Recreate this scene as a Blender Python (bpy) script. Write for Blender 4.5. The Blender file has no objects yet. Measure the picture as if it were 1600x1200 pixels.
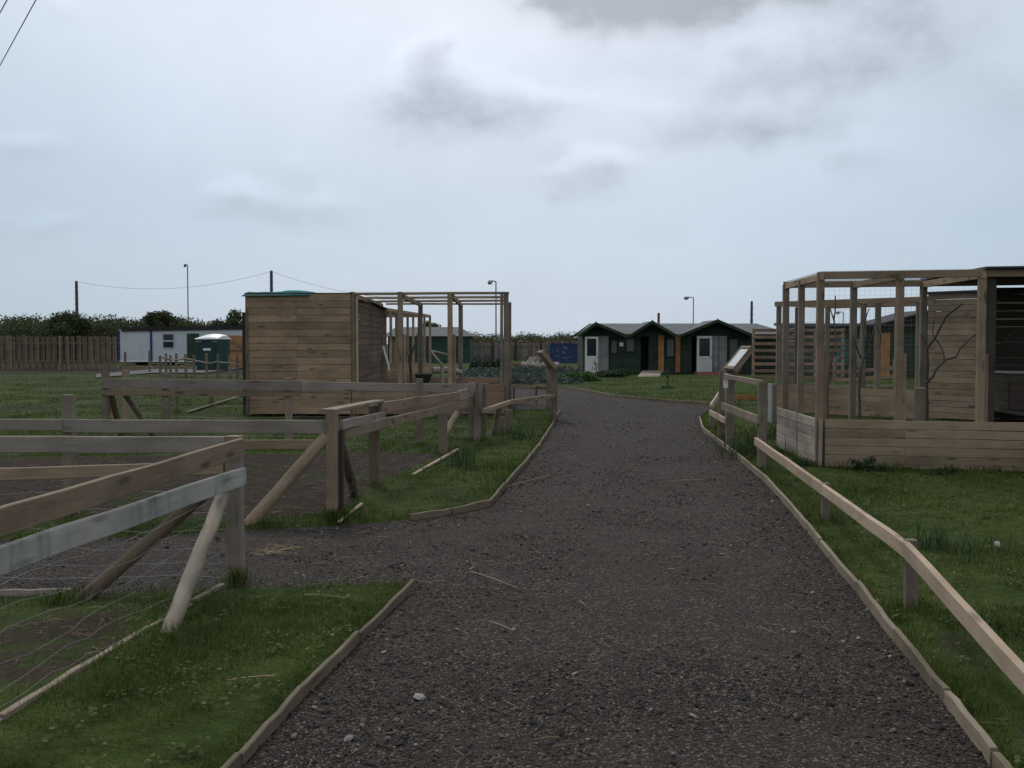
import bpy, math, random
import numpy as np
from mathutils import Vector
random.seed(7); RNG = np.random.default_rng(7)
sc = bpy.context.scene
COL = sc.collection
# ------------------------------------------------------------------ camera model
H, F = 1.6, 1570.0
PIT = math.atan(65 / F); CP, SP = math.cos(PIT), math.sin(PIT)
def ray(px, py):
    cx, cy = (px - 800) / F, (600 - py) / F
    return (cx, CP + cy * SP, -SP + cy * CP)
def P(px, py, Y):                      # point seen at a pixel, Y metres ahead
    d = ray(px, py); t = Y / d[1]
    return Vector((d[0] * t, Y, H + d[2] * t))
def G(px, py, z=0.0):                  # point on the ground seen at a pixel
    d = ray(px, py); t = (z - H) / d[2]
    return Vector((d[0] * t, d[1] * t, z))
def Zat(py, Y): return P(800, py, Y).z
def Xat(px, Y): return P(px, 535, Y).x

# ------------------------------------------------------------------ mesh helpers
def origin_of(o):
    v = Vector((0, 0, 0))
    while o is not None:
        v = v + o.location; o = o.parent
    return v
class MB:
    def __init__(s): s.v = []; s.f = []; s.gc = []; s.rn = []; s.sm = []
    def add(s, vs, fs, gcs=None, rnd=None, smooth=False):
        b = len(s.v); r = random.random() if rnd is None else rnd
        s.v += [tuple(x) for x in vs]
        off = (random.random() * 50, random.random() * 9, random.random() * 9)
        if gcs is None: gcs = vs
        s.gc += [(g[0] + off[0], g[1] + off[1], g[2] + off[2]) for g in gcs]
        s.rn += [r] * len(vs)
        s.f += [tuple(b + i for i in f) for f in fs]; s.sm += [smooth] * len(fs)
    def build(s, name, mat, parent=None):
        o0 = origin_of(parent)
        me = bpy.data.meshes.new(name)
        me.from_pydata([(x - o0.x, y - o0.y, z - o0.z) for x, y, z in s.v], [], s.f)
        a = me.attributes.new('gc', 'FLOAT_VECTOR', 'POINT')
        a.data.foreach_set('vector', np.array(s.gc, dtype=np.float32).ravel())
        a = me.attributes.new('rnd', 'FLOAT', 'POINT')
        a.data.foreach_set('value', np.array(s.rn, dtype=np.float32))
        me.polygons.foreach_set('use_smooth', s.sm)
        me.update()
        o = bpy.data.objects.new(name, me); COL.objects.link(o)
        if mat: me.materials.append(mat)
        if parent: o.parent = parent
        return o
def frame(d, up):
    d = d.normalized(); s = d.cross(Vector(up))
    if s.length < 1e-4: s = d.cross(Vector((0, 1, 0)))
    if s.length < 1e-4: s = d.cross(Vector((1, 0, 0)))
    s.normalize(); return d, s, s.cross(d).normalized()
def beam(mb, p0, p1, w, h, up=(0, 0, 1), seg=1, jit=0.0, ch=0.004, rnd=None, bow=0.0):
    """squared timber p0->p1; w across, h along up; small chamfer, optional waviness"""
    p0, p1 = Vector(p0), Vector(p1); L = (p1 - p0).length
    d, s, u = frame(p1 - p0, up)
    a, b = w / 2, h / 2; c = min(ch, a * .45, b * .45)
    prof = [(-a + c, -b), (a - c, -b), (a, -b + c), (a, b - c), (a - c, b), (-a + c, b), (-a, b - c), (-a, -b + c)]
    vs, gs, fs = [], [], []
    for i in range(seg + 1):
        t = i / seg; q = p0.lerp(p1, t)
        jx, jz = random.uniform(-jit, jit), random.uniform(-jit, jit)
        q = q + s * jx + u * (jz - bow * 4 * t * (1 - t))
        for (x, y) in prof:
            vs.append(q + s * x + u * y); gs.append((t * L, x, y))
    n = 8
    for i in range(seg):
        for k in range(n):
            fs.append((i * n + k, i * n + (k + 1) % n, (i + 1) * n + (k + 1) % n, (i + 1) * n + k))
    fs.append(tuple(range(n - 1, -1, -1))); fs.append(tuple(seg * n + k for k in range(n)))
    mb.add(vs, fs, gs, rnd)
def tube(mb, pts, rad, n=8, jit=0.0, rnd=None, cap=True):
    pts = [Vector(p) for p in pts]
    if not isinstance(rad, (list, tuple)): rad = [rad] * len(pts)
    vs, gs, fs = [], [], []; L = 0
    pu = None
    for i, p in enumerate(pts):
        a = pts[max(i - 1, 0)]; b = pts[min(i + 1, len(pts) - 1)]
        if i: L += (p - pts[i - 1]).length
        d, s, u = frame(b - a, (0.13, 0.31, 1) if pu is None else pu); pu = u
        for k in range(n):
            th = 2 * math.pi * k / n; r = rad[i] * (1 + random.uniform(-jit, jit))
            vs.append(p + s * (r * math.cos(th)) + u * (r * math.sin(th)))
            gs.append((L, r * math.cos(th), r * math.sin(th)))
    for i in range(len(pts) - 1):
        for k in range(n):
            fs.append((i * n + k, i * n + (k + 1) % n, (i + 1) * n + (k + 1) % n, (i + 1) * n + k))
    mb.add(vs, fs, gs, rnd, True)
    if cap:
        m = (len(pts) - 1) * n
        mb.add(vs[:n], [tuple(range(n - 1, -1, -1))], gs[:n], rnd)
        mb.add(vs[m:], [tuple(range(n))], gs[m:], rnd)
def pole(mb, p0, p1, r0, r1=None, n=12, seg=8, jit=.04, wob=.006):
    p0, p1 = Vector(p0), Vector(p1); r1 = r1 or r0
    pts = [p0.lerp(p1, i / seg) + Vector((random.uniform(-wob, wob), random.uniform(-wob, wob), 0)) for i in range(seg + 1)]
    tube(mb, pts, [r0 + (r1 - r0) * i / seg for i in range(seg + 1)], n, jit)
def wire(mb, pts, r): tube(mb, pts, r, 4, 0, None, False)
def slab(mb, a, b, c, d, th):
    """thick four-cornered sheet, thickness downwards along its normal"""
    a, b, c, d = map(Vector, (a, b, c, d)); n = (b - a).cross(d - a).normalized() * th
    vs = [a, b, c, d, a - n, b - n, c - n, d - n]
    L, W = (b - a).length, (d - a).length
    gs = [(0, 0, 0), (L, 0, 0), (L, W, 0), (0, W, 0), (0, 0, th), (L, 0, th), (L, W, th), (0, W, th)]
    mb.add(vs, [(0, 1, 2, 3), (7, 6, 5, 4), (0, 4, 5, 1), (1, 5, 6, 2), (2, 6, 7, 3), (3, 7, 4, 0)], gs)
def box(mb, x0, x1, y0, y1, z0, z1, ch=.004):
    beam(mb, (x0, (y0 + y1) / 2, (z0 + z1) / 2), (x1, (y0 + y1) / 2, (z0 + z1) / 2), abs(y1 - y0), abs(z1 - z0), ch=ch)
def planks(mb, a, b, z0, z1, ph, th=.022, gap=.0045, joints=(), out=0.004, skip=None):
    """horizontal boards on the line a->b (2D points)"""
    a, b = Vector((a[0], a[1], 0)), Vector((b[0], b[1], 0)); d = (b - a).normalized(); nrm = Vector((d.y, -d.x, 0))
    n = max(1, round((z1 - z0) / ph)); ph = (z1 - z0) / n
    cuts = [0.0] + list(joints) + [1.0]
    for i in range(n):
        if skip and skip(i): continue
        zc = z0 + (i + .5) * ph
        cs = cuts if (i % 3) else ([0.0, 1.0] if len(cuts) > 2 and random.random() < .5 else cuts)
        for t0, t1 in zip(cs[:-1], cs[1:]):
            q = nrm * random.uniform(0, out)
            tilt = random.uniform(-.003, .003)
            p0 = a.lerp(b, t0) + q + Vector((0, 0, zc + tilt)) + d * .001
            p1 = a.lerp(b, t1) + q + Vector((0, 0, zc - tilt)) - d * .001
            beam(mb, p0, p1, th, ph - gap - random.uniform(0, .004), ch=.003)
def netting(mb, c00, c10, c11, c01, s, r):
    """wire grid over a four-cornered area"""
    c00, c10, c11, c01 = map(Vector, (c00, c10, c11, c01))
    nu = max(2, int((c10 - c00).length / s)); nv = max(2, int((c01 - c00).length / s))
    for i in range(nu + 1):
        t = i / nu; wire(mb, [c00.lerp(c10, t), c01.lerp(c11, t)], r)
    for j in range(nv + 1):
        t = j / nv; wire(mb, [c00.lerp(c01, t), c10.lerp(c11, t)], r)
def np_mesh(name, verts, loops, totals, mat, parent=None, smooth=False, attrs=None):
    o0 = origin_of(parent); me = bpy.data.meshes.new(name)
    verts = verts - np.array(o0)
    me.vertices.add(len(verts)); me.vertices.foreach_set('co', verts.astype(np.float32).ravel())
    me.loops.add(len(loops)); me.loops.foreach_set('vertex_index', loops.astype(np.int32))
    starts = np.concatenate([[0], np.cumsum(totals)[:-1]]).astype(np.int32)
    me.polygons.add(len(totals)); me.polygons.foreach_set('loop_start', starts)
    try: me.polygons.foreach_set('loop_total', totals.astype(np.int32))
    except Exception: pass
    me.polygons.foreach_set('use_smooth', np.full(len(totals), smooth))
    for k, v in (attrs or {}).items():
        a = me.attributes.new(k, 'FLOAT', 'POINT'); a.data.foreach_set('value', v.astype(np.float32))
    me.update(calc_edges=True); me.validate()
    o = bpy.data.objects.new(name, me); COL.objects.link(o); me.materials.append(mat)
    if parent: o.parent = parent
    return o
def tag(o, label=None, cat=None, group=None, kind=None):
    if label: o['label'] = label
    if cat: o['category'] = cat
    if group: o['group'] = group
    if kind: o['kind'] = kind
    return o
def thing(name, label, cat, loc, group=None):
    o = bpy.data.objects.new(name, None); COL.objects.link(o)
    o.location = (loc[0], loc[1], 0 if len(loc) < 3 else loc[2]); o.empty_display_size = .2
    return tag(o, label, cat, group)
def one(name, fn, mat, parent, *a, **k):
    mb = MB(); fn(mb, *a, **k); return mb.build(name, mat, parent)

# value noise for masks (vectorised)
_T = RNG.random((256, 256))
def vnoise(x, y):
    xi, yi = np.floor(x).astype(int), np.floor(y).astype(int); fx, fy = x - xi, y - yi
    fx, fy = fx * fx * (3 - 2 * fx), fy * fy * (3 - 2 * fy)
    g = lambda a, b: _T[a & 255, b & 255]
    return (g(xi, yi) * (1 - fx) + g(xi + 1, yi) * fx) * (1 - fy) + (g(xi, yi + 1) * (1 - fx) + g(xi + 1, yi + 1) * fx) * fy
def fbm(x, y, o=3):
    s = 0; a = .5
    for i in range(o): s = s + a * vnoise(x * 2 ** i + 17 * i, y * 2 ** i + 31 * i); a *= .5
    return s / (1 - .5 ** o)

# ------------------------------------------------------------------ materials
def newmat(name):
    m = bpy.data.materials.new(name); m.use_nodes = True; nt = m.node_tree
    return m, nt, nt.nodes['Principled BSDF']
def N(nt, t, **k):
    n = nt.nodes.new(t)
    for a, v in k.items():
        if a.startswith('i_'):
            key = a[2:]; key = int(key) if key.isdigit() else key
            n.inputs[key].default_value = v
        else: setattr(n, a, v)
    return n
def mixrgb(nt, fac, c1, c2, mode='MIX'):
    n = nt.nodes.new('ShaderNodeMix'); n.data_type = 'RGBA'; n.blend_type = mode
    for sock, v in ((n.inputs[0], fac), (n.inputs[6], c1), (n.inputs[7], c2)):
        if hasattr(v, 'links'): nt.links.new(v, sock)
        else: sock.default_value = v if not isinstance(v, tuple) or len(v) == 4 else (*v, 1)
    return n.outputs[2]
def ramp(nt, src, stops):
    r = nt.nodes.new('ShaderNodeValToRGB'); e = r.color_ramp.elements
    while len(e) < len(stops): e.new(.5)
    for el, (p, c) in zip(e, stops):
        el.position = p; el.color = (*c, 1) if isinstance(c, tuple) else (c, c, c, 1)
    nt.links.new(src, r.inputs[0]); return r.outputs[0]
def noise(nt, vec, scale, detail=3, rough=.55, dist=0):
    n = N(nt, 'ShaderNodeTexNoise'); n.inputs['Scale'].default_value = scale; n.inputs['Detail'].default_value = detail
    n.inputs['Roughness'].default_value = rough; n.inputs['Distortion'].default_value = dist
    if vec is not None: nt.links.new(vec, n.inputs['Vector'])
    return n.outputs['Fac']
def mapping(nt, vec, scale):
    n = N(nt, 'ShaderNodeMapping'); n.inputs['Scale'].default_value = scale; nt.links.new(vec, n.inputs['Vector']); return n.outputs[0]
def math_(nt, op, a, b=None, c=None):
    n = N(nt, 'ShaderNodeMath', operation=op)
    for i, v in enumerate((a, b, c)):
        if v is None: continue
        if hasattr(v, 'links'): nt.links.new(v, n.inputs[i])
        else: n.inputs[i].default_value = v
    return n.outputs[0]
def bump(nt, bsdf, h, strength, dist):
    b = N(nt, 'ShaderNodeBump'); b.inputs['Strength'].default_value = strength; b.inputs['Distance'].default_value = dist
    nt.links.new(h, b.inputs['Height']); nt.links.new(b.outputs[0], bsdf.inputs['Normal'])
def objco(nt): return N(nt, 'ShaderNodeTexCoord').outputs['Object']
def wood(name, dark, light, weather=None, wamt=.5, knots=1.0, algae=0.0, var=.45, streak=None, rough=.85):
    m, nt, b = newmat(name)
    gc = N(nt, 'ShaderNodeAttribute', attribute_name='gc').outputs['Vector']
    rn = N(nt, 'ShaderNodeAttribute', attribute_name='rnd').outputs['Fac']
    g1 = noise(nt, mapping(nt, gc, (1.2, 28, 28)), 2.2, 5, .65, .6)
    g2 = noise(nt, mapping(nt, gc, (4, 90, 90)), 2, 3, .6)
    g = math_(nt, 'ADD', math_(nt, 'MULTIPLY', g1, .7), math_(nt, 'MULTIPLY', g2, .3))
    col = ramp(nt, g, [(.30, tuple(x * .8 for x in dark)), (.40, tuple(d_ * .7 + l_ * .3 for d_, l_ in zip(dark, light))), (.53, tuple((a + c) / 2 for a, c in zip(dark, light))), (.68, light)])
    oc = objco(nt)
    if weather:
        w = noise(nt, mapping(nt, gc, (.9, 5, 5)), 1.6, 4, .6)
        wf = ramp(nt, w, [(.5 - .3 * wamt, 0.0), (.75 - .25 * wamt, 1.0)])
        col = mixrgb(nt, math_(nt, 'MULTIPLY', wf, wamt), col, weather)
    if knots:
        vo = N(nt, 'ShaderNodeTexVoronoi'); nt.links.new(mapping(nt, gc, (2.4, 8.5, 8.5)), vo.inputs['Vector']); vo.inputs['Scale'].default_value = 1.0
        kf = ramp(nt, vo.outputs['Distance'], [(.09, 1.0), (.24, 0.0)])
        col = mixrgb(nt, math_(nt, 'MULTIPLY', kf, .75 * knots), col, tuple(x * .28 for x in dark))
    # stains that belong to the boards
    st = noise(nt, mapping(nt, oc, (1.0, 1.0, 1.6)), 1.3, 4, .6)
    col = mixrgb(nt, ramp(nt, st, [(.45, 0.0), (.68, .6)]), col, tuple(x * .55 for x in dark))
    if algae:
        al = noise(nt, oc, 2.1, 4, .65)
        col = mixrgb(nt, math_(nt, 'MULTIPLY', ramp(nt, al, [(.45, 0.0), (.7, 1.0)]), algae), col, (.075, .085, .045))
    if streak:
        sk = noise(nt, mapping(nt, gc, (11, .6, .6)), 1.0, 3, .6)
        sk2 = noise(nt, mapping(nt, gc, (1.4, .3, .3)), 1.0, 2, .5)
        f = math_(nt, 'MULTIPLY', ramp(nt, sk, [(.47, 0.0), (.62, 1.0)]), ramp(nt, sk2, [(.40, 0.0), (.54, 1.0)]))
        col = mixrgb(nt, math_(nt, 'MULTIPLY', math_(nt, 'MULTIPLY', f, .95), ramp(nt, noise(nt, oc, 9, 4, .7), [(.35, .2), (.6, 1.0)])), col, streak)
    k = math_(nt, 'ADD', math_(nt, 'MULTIPLY', rn, var), 1 - var / 2)
    hsv = N(nt, 'ShaderNodeHueSaturation'); nt.links.new(col, hsv.inputs['Color']); nt.links.new(k, hsv.inputs['Value'])
    nt.links.new(hsv.outputs[0], b.inputs['Base Color'])
    b.inputs['Roughness'].default_value = rough; b.inputs['Specular IOR Level'].default_value = .25
    bump(nt, b, g, .5, .004)
    return m
def plain(name, col, rough=.7, var=.25, scale=6.0, dirt=None, metal=0, bumpd=0, spec=.3):
    m, nt, b = newmat(name); oc = objco(nt)
    n = noise(nt, oc, scale, 5, .6)
    c = mixrgb(nt, ramp(nt, n, [(.3, 0.0), (.7, 1.0)]), tuple(x * (1 - var) for x in col), tuple(min(1, x * (1 + var * .5)) for x in col))
    if dirt:
        d = noise(nt, mapping(nt, oc, (1, 1, .35)), 1.4, 5, .65)
        c = mixrgb(nt, ramp(nt, d, [(.45, 0.0), (.75, .7)]), c, dirt)
    nt.links.new(c, b.inputs['Base Color']); b.inputs['Roughness'].default_value = rough
    b.inputs['Metallic'].default_value = metal; b.inputs['Specular IOR Level'].default_value = spec
    if bumpd: bump(nt, b, n, .6, bumpd)
    return m
def leafmat(name, stops, trans=.25, patch=1.2, rough=.6, isl=.45):
    m, nt, b = newmat(name)
    geo = N(nt, 'ShaderNodeNewGeometry'); r = geo.outputs['Random Per Island']
    p = noise(nt, objco(nt), patch, 3, .6)
    f = math_(nt, 'ADD', math_(nt, 'MULTIPLY', r, isl), math_(nt, 'MULTIPLY', math_(nt, 'SUBTRACT', p, .22), 1.0))
    c = ramp(nt, f, stops); nt.links.new(c, b.inputs['Base Color'])
    b.inputs['Roughness'].default_value = rough; b.inputs['Specular IOR Level'].default_value = .2
    tr = N(nt, 'ShaderNodeBsdfTranslucent'); nt.links.new(c, tr.inputs['Color'])
    mx = N(nt, 'ShaderNodeMixShader'); mx.inputs[0].default_value = trans
    nt.links.new(b.outputs[0], mx.inputs[1]); nt.links.new(tr.outputs[0], mx.inputs[2])
    nt.links.new(mx.outputs[0], nt.nodes['Material Output'].inputs['Surface'])
    return m
M = {}
M['board'] = wood('board_wood', (.222, .150, .092), (.385, .272, .178), (.29, .22, .155), .25, 1.0, .12)
M['pale'] = wood('pale_board_wood', (.215, .155, .10), (.37, .277, .187), (.28, .225, .16), .3, .9, .22)
M['sidewall'] = wood('lit_side_board_wood', (.29, .245, .205), (.50, .44, .375), (.37, .335, .30), .4, .7, .1)  # paler than the front boards: light from the left put into the colour
M['grey'] = wood('grey_weathered_wood', (.17, .142, .115), (.315, .275, .235), (.225, .205, .185), .4, .8, .15)
M['brown'] = wood('brown_rail_wood', (.18, .127, .083), (.36, .27, .185), (.25, .2, .15), .3, 1.0, .12)
M['fresh'] = wood('fresh_sawn_wood', (.31, .225, .155), (.52, .40, .295), (.36, .28, .21), .35, .8, 0)
M['paint'] = wood('faded_painted_wood', (.25, .24, .21), (.41, .395, .36), (.29, .285, .265), .5, .7, 0, .2, (.055, .115, .10))
M['post'] = wood('post_wood', (.125, .096, .07), (.28, .22, .165), (.19, .17, .145), .5, .6, .3)
M['bark'] = wood('round_pole_wood', (.085, .06, .04), (.24, .178, .115), (.13, .105, .075), .5, .7, .4)
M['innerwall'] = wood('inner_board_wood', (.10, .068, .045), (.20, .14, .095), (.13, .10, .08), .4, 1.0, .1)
M['palepole'] = wood('pale_pole_wood', (.17, .135, .10), (.35, .295, .235), (.23, .205, .175), .5, .9, .35)
M['red'] = wood('reddish_rail_wood', (.20, .125, .085), (.40, .285, .21), (.26, .21, .17), .35, .6, 0)
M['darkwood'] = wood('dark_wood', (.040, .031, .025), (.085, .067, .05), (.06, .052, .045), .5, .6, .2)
M['orange'] = wood('orange_stained_wood', (.26, .12, .045), (.42, .21, .085), None, 0, .6, 0)
M['fencewood'] = wood('palisade_wood', (.115, .082, .058), (.215, .155, .11), (.14, .12, .1), .5, .3, .15, .6)
M['dullpale'] = wood('dull_grey_pales', (.14, .12, .105), (.24, .21, .185), None, 0, .2, .1, .5)
M['twig'] = wood('branch_bark', (.045, .035, .028), (.11, .09, .07), (.08, .075, .06), .5, .2, .4)
M['greenwood'] = wood('green_stained_boards', (.019, .034, .023), (.036, .058, .039), (.04, .052, .044), .4, .2, 0, .4)
M['greentrim'] = wood('mossy_green_trim', (.024, .036, .02), (.042, .056, .032), None, 0, .2, 0)
M['edgedark'] = wood('dark_edging_wood', (.088, .064, .044), (.215, .165, .118), (.14, .115, .09), .4, .6, .4)
M['edge'] = wood('edging_board_wood', (.15, .115, .08), (.315, .25, .18), (.21, .175, .14), .4, .5, .35)
M['felt'] = plain('grey_roof_felt', (.125, .135, .14), .9, .3, 2.5, (.09, .095, .085))
M['darkfelt'] = plain('dark_roof_felt', (.05, .053, .055), .9, .3, 3)
M['white'] = plain('white_door_paint', (.62, .62, .60), .5, .1, 3, (.42, .41, .37))
M['greyply'] = wood('pale_grey_boards', (.22, .22, .21), (.34, .34, .32), None, 0, .3, .1)
M['cabin'] = plain('cabin_grey_panel', (.50, .54, .57), .6, .08, 1.2, (.38, .40, .41))
M['blue'] = plain('blue_trim_paint', (.03, .035, .14), .5, .2, 4)
M['black'] = plain('black_paint', (.018, .018, .02), .6, .3, 5)
M['steel'] = plain('galvanised_steel', (.28, .29, .3), .5, .2, 8, None, .6)
M['lampgrey'] = plain('dark_grey_lamp_paint', (.10, .105, .115), .6, .2, 8)
M['wire'] = plain('galvanised_wire', (.22, .22, .22), .5, .2, 8, None, .5)
M['loogreen'] = plain('dark_teal_plastic', (.006, .035, .032), .5, .25, 3)
M['looroof'] = plain('white_translucent_plastic', (.78, .80, .80), .4, .08, 3)
M['container'] = plain('blue_container_paint', (.018, .044, .11), .6, .35, 2.2, (.04, .065, .11))
M['tarp'] = plain('teal_tarpaulin', (.018, .15, .17), .9, .3, 7, None, 0, 0, .08)
M['brick'] = plain('red_brick', (.20, .075, .055), .9, .35, 9)
M['rubble'] = plain('pale_rubble', (.21, .19, .175), .9, .4, 3)
M['signface'] = plain('glossy_sign_face', (.50, .51, .50), .25, .2, 6, None, 0, 0, .5)
M['plate'] = plain('white_plastic', (.7, .7, .68), .5, .1, 6)
M['redpole'] = plain('red_brown_paint', (.16, .05, .05), .6, .2, 5)
M['telepole'] = plain('telegraph_pole_wood', (.085, .075, .075), .9, .3, 4)
m, nt, b = newmat('window_glass'); b.inputs['Base Color'].default_value = (.02, .025, .03, 1); b.inputs['Roughness'].default_value = .08; M['glass'] = m
m, nt, b = newmat('clear_door_glass')
gl = N(nt, 'ShaderNodeBsdfTransparent'); mx = N(nt, 'ShaderNodeMixShader'); mx.inputs[0].default_value = .25
b.inputs['Roughness'].default_value = .05; b.inputs['Base Color'].default_value = (.05, .06, .07, 1)
nt.links.new(gl.outputs[0], mx.inputs[1]); nt.links.new(b.outputs[0], mx.inputs[2]); nt.links.new(mx.outputs[0], nt.nodes['Material Output'].inputs[0]); M['clear'] = m
M['grass'] = leafmat('grass_blades', [(.12, (.018, .034, .006)), (.36, (.041, .070, .012)), (.58, (.075, .108, .021)), (.8, (.13, .148, .042)), (.97, (.21, .195, .095))], .35, 1.6)
M['hedge'] = leafmat('hedge_leaves', [(.15, (.038, .048, .020)), (.45, (.060, .072, .028)), (.7, (.080, .092, .036)), (.95, (.105, .108, .05))], .3, .22, isl=.2)
M['darkleaf'] = leafmat('dark_tree_leaves', [(.15, (.034, .046, .020)), (.5, (.056, .072, .029)), (.9, (.082, .098, .04))], .3, .5)
M['bush'] = leafmat('bush_leaves', [(.15, (.012, .027, .012)), (.5, (.026, .05, .02)), (.9, (.05, .08, .03))], .2, 2)
M['lush'] = leafmat('lush_leaves', [(.15, (.03, .075, .02)), (.5, (.055, .125, .03)), (.9, (.09, .17, .05))], .25, 3)
M['herb'] = leafmat('blue_green_herb_leaves', [(.15, (.03, .045, .038)), (.5, (.055, .075, .062)), (.9, (.09, .115, .095))], .2, 1.2)
M['reed'] = leafmat('daffodil_leaves', [(.15, (.02, .045, .02)), (.5, (.04, .075, .03)), (.9, (.16, .16, .08))], .25, 3)
M['fern'] = leafmat('fern_leaves', [(.15, (.02, .042, .015)), (.5, (.036, .068, .024)), (.9, (.06, .095, .035))], .25, 3)
M['straw'] = leafmat('dry_straw', [(.15, (.20, .14, .075)), (.5, (.32, .235, .13)), (.9, (.46, .37, .23))], .1, 3)
M['dryg'] = leafmat('dry_bank_grass', [(.15, (.06, .05, .03)), (.5, (.11, .09, .05)), (.9, (.16, .13, .08))], .2, 1)
# gravel path
def gravelmat(name):
    m, nt, b = newmat(name); oc = objco(nt)
    v = N(nt, 'ShaderNodeTexVoronoi'); v.inputs['Scale'].default_value = 95; nt.links.new(oc, v.inputs['Vector'])
    v2 = N(nt, 'ShaderNodeTexVoronoi'); v2.inputs['Scale'].default_value = 32; nt.links.new(oc, v2.inputs['Vector'])
    sep = N(nt, 'ShaderNodeSeparateColor'); nt.links.new(v.outputs['Color'], sep.inputs[0])
    c = ramp(nt, sep.outputs[0], [(.0, (.019, .016, .0138)), (.5, (.036, .0305, .0265)), (.85, (.059, .050, .0435)), (.97, (.18, .155, .13))])
    big = noise(nt, oc, .8, 4, .6)
    c = mixrgb(nt, ramp(nt, big, [(.35, 0.0), (.7, .55)]), c, (.045, .0355, .029))
    mud = noise(nt, oc, 3.5, 5, .65)
    c = mixrgb(nt, ramp(nt, mud, [(.48, 0.0), (.7, .6)]), c, (.030, .024, .0205))
    nt.links.new(c, b.inputs['Base Color']); b.inputs['Roughness'].default_value = .9; b.inputs['Specular IOR Level'].default_value = .15
    h = math_(nt, 'ADD', math_(nt, 'MULTIPLY', v.outputs['Distance'], -.6), math_(nt, 'MULTIPLY', v2.outputs['Distance'], -.8))
    h = math_(nt, 'ADD', h, math_(nt, 'MULTIPLY', mud, 1.2))
    bump(nt, b, h, .9, .02); return m
M['gravel'] = gravelmat('gravel_path')
def stonemat():
    m, nt, b = newmat('gravel_stones'); r = N(nt, 'ShaderNodeNewGeometry').outputs['Random Per Island']
    c = ramp(nt, r, [(.0, (.020, .017, .015)), (.45, (.036, .031, .027)), (.8, (.060, .0515, .045)), (.94, (.108, .094, .081)), (.985, (.24, .21, .18))])
    r2 = noise(nt, objco(nt), 40, 3, .6); c = mixrgb(nt, .5, c, ramp(nt, r2, [(.3, .55), (.7, 1.2)]), 'MULTIPLY')
    nt.links.new(c, b.inputs['Base Color']); b.inputs['Roughness'].default_value = .85; b.inputs['Specular IOR Level'].default_value = .2; return m
M['stones'] = stonemat()
def groundmat():
    m, nt, b = newmat('grass_and_soil'); oc = objco(nt)
    s = N(nt, 'ShaderNodeAttribute', attribute_name='soil').outputs['Fac']
    n1 = noise(nt, oc, .55, 5, .6); n2 = noise(nt, oc, 7, 5, .7); n3 = noise(nt, oc, 40, 3, .6)
    g = ramp(nt, math_(nt, 'ADD', math_(nt, 'MULTIPLY', n1, .5), math_(nt, 'MULTIPLY', n2, .5)), [(.36, (.017, .028, .006)), (.5, (.037, .057, .011)), (.64, (.070, .086, .024))])
    e = ramp(nt, math_(nt, 'ADD', math_(nt, 'MULTIPLY', n2, .6), math_(nt, 'MULTIPLY', n3, .4)), [(.38, (.016, .012, .009)), (.5, (.034, .025, .018)), (.64, (.068, .051, .038))])
    f = math_(nt, 'ADD', s, math_(nt, 'MULTIPLY', math_(nt, 'SUBTRACT', n2, .5), 1.1))
    c = mixrgb(nt, ramp(nt, f, [(.4, 0.0), (.6, 1.0)]), g, e)
    nt.links.new(c, b.inputs['Base Color']); b.inputs['Roughness'].default_value = .95; b.inputs['Specular IOR Level'].default_value = .1
    bump(nt, b, math_(nt, 'ADD', n2, math_(nt, 'MULTIPLY', n3, .5)), 1.0, .05); return m
M['ground'] = groundmat()

# ------------------------------------------------------------------ ground, path
PATH_PX = [(180, 1400), (370, 1200), (470, 1092), (560, 1003), (645, 918), (500, 921), (300, 926), (120, 936), (0, 938), (-500, 945),
           (-500, 846), (0, 842), (200, 840), (380, 828), (520, 822), (640, 812), (705, 803), (765, 790), (790, 762), (818, 730), (840, 702), (862, 668),
           (873, 645), (800, 641), (786, 625), (700, 612), (700, 598), (800, 597), (880, 606), (960, 620), (1040, 628), (1100, 632), (1112, 639),
           (1092, 655), (1099, 674), (1150, 713), (1200, 757), (1240, 802), (1283, 855), (1340, 925), (1400, 1002), (1480, 1100), (1555, 1200), (1705, 1400)]
PATH = np.array([tuple(G(*p).xy) for p in PATH_PX])
def inpoly(x, y, poly):
    r = np.zeros(x.shape, bool); n = len(poly)
    for i in range(n):
        x1, y1 = poly[i]; x2, y2 = poly[(i + 1) % n]
        c = ((y1 > y) != (y2 > y)) & (x < (x2 - x1) * (y - y1) / (y2 - y1 + 1e-12) + x1); r ^= c
    return r
def dist(x, y, poly, closed=True):
    d = np.full(x.shape, 1e9); n = len(poly)
    for i in range(n if closed else n - 1):
        a = poly[i]; b_ = poly[(i + 1) % n]; e = b_ - a; L = e @ e + 1e-12
        t = np.clip(((x - a[0]) * e[0] + (y - a[1]) * e[1]) / L, 0, 1)
        d = np.minimum(d, np.hypot(x - a[0] - t * e[0], y - a[1] - t * e[1]))
    return d
def sstep(a, b_, v): t = np.clip((v - a) / (b_ - a), 0, 1); return t * t * (3 - 2 * t)
C1 = G(365, 915); N1 = G(0, 1142); K1 = G(520, 815)
K2, K3, K4 = G(585, 765), G(692, 715), G(738, 693)
RIGHT = np.array([(2.1, 3.2), (2.25, 5.0), (2.2, 6.2)])
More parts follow.
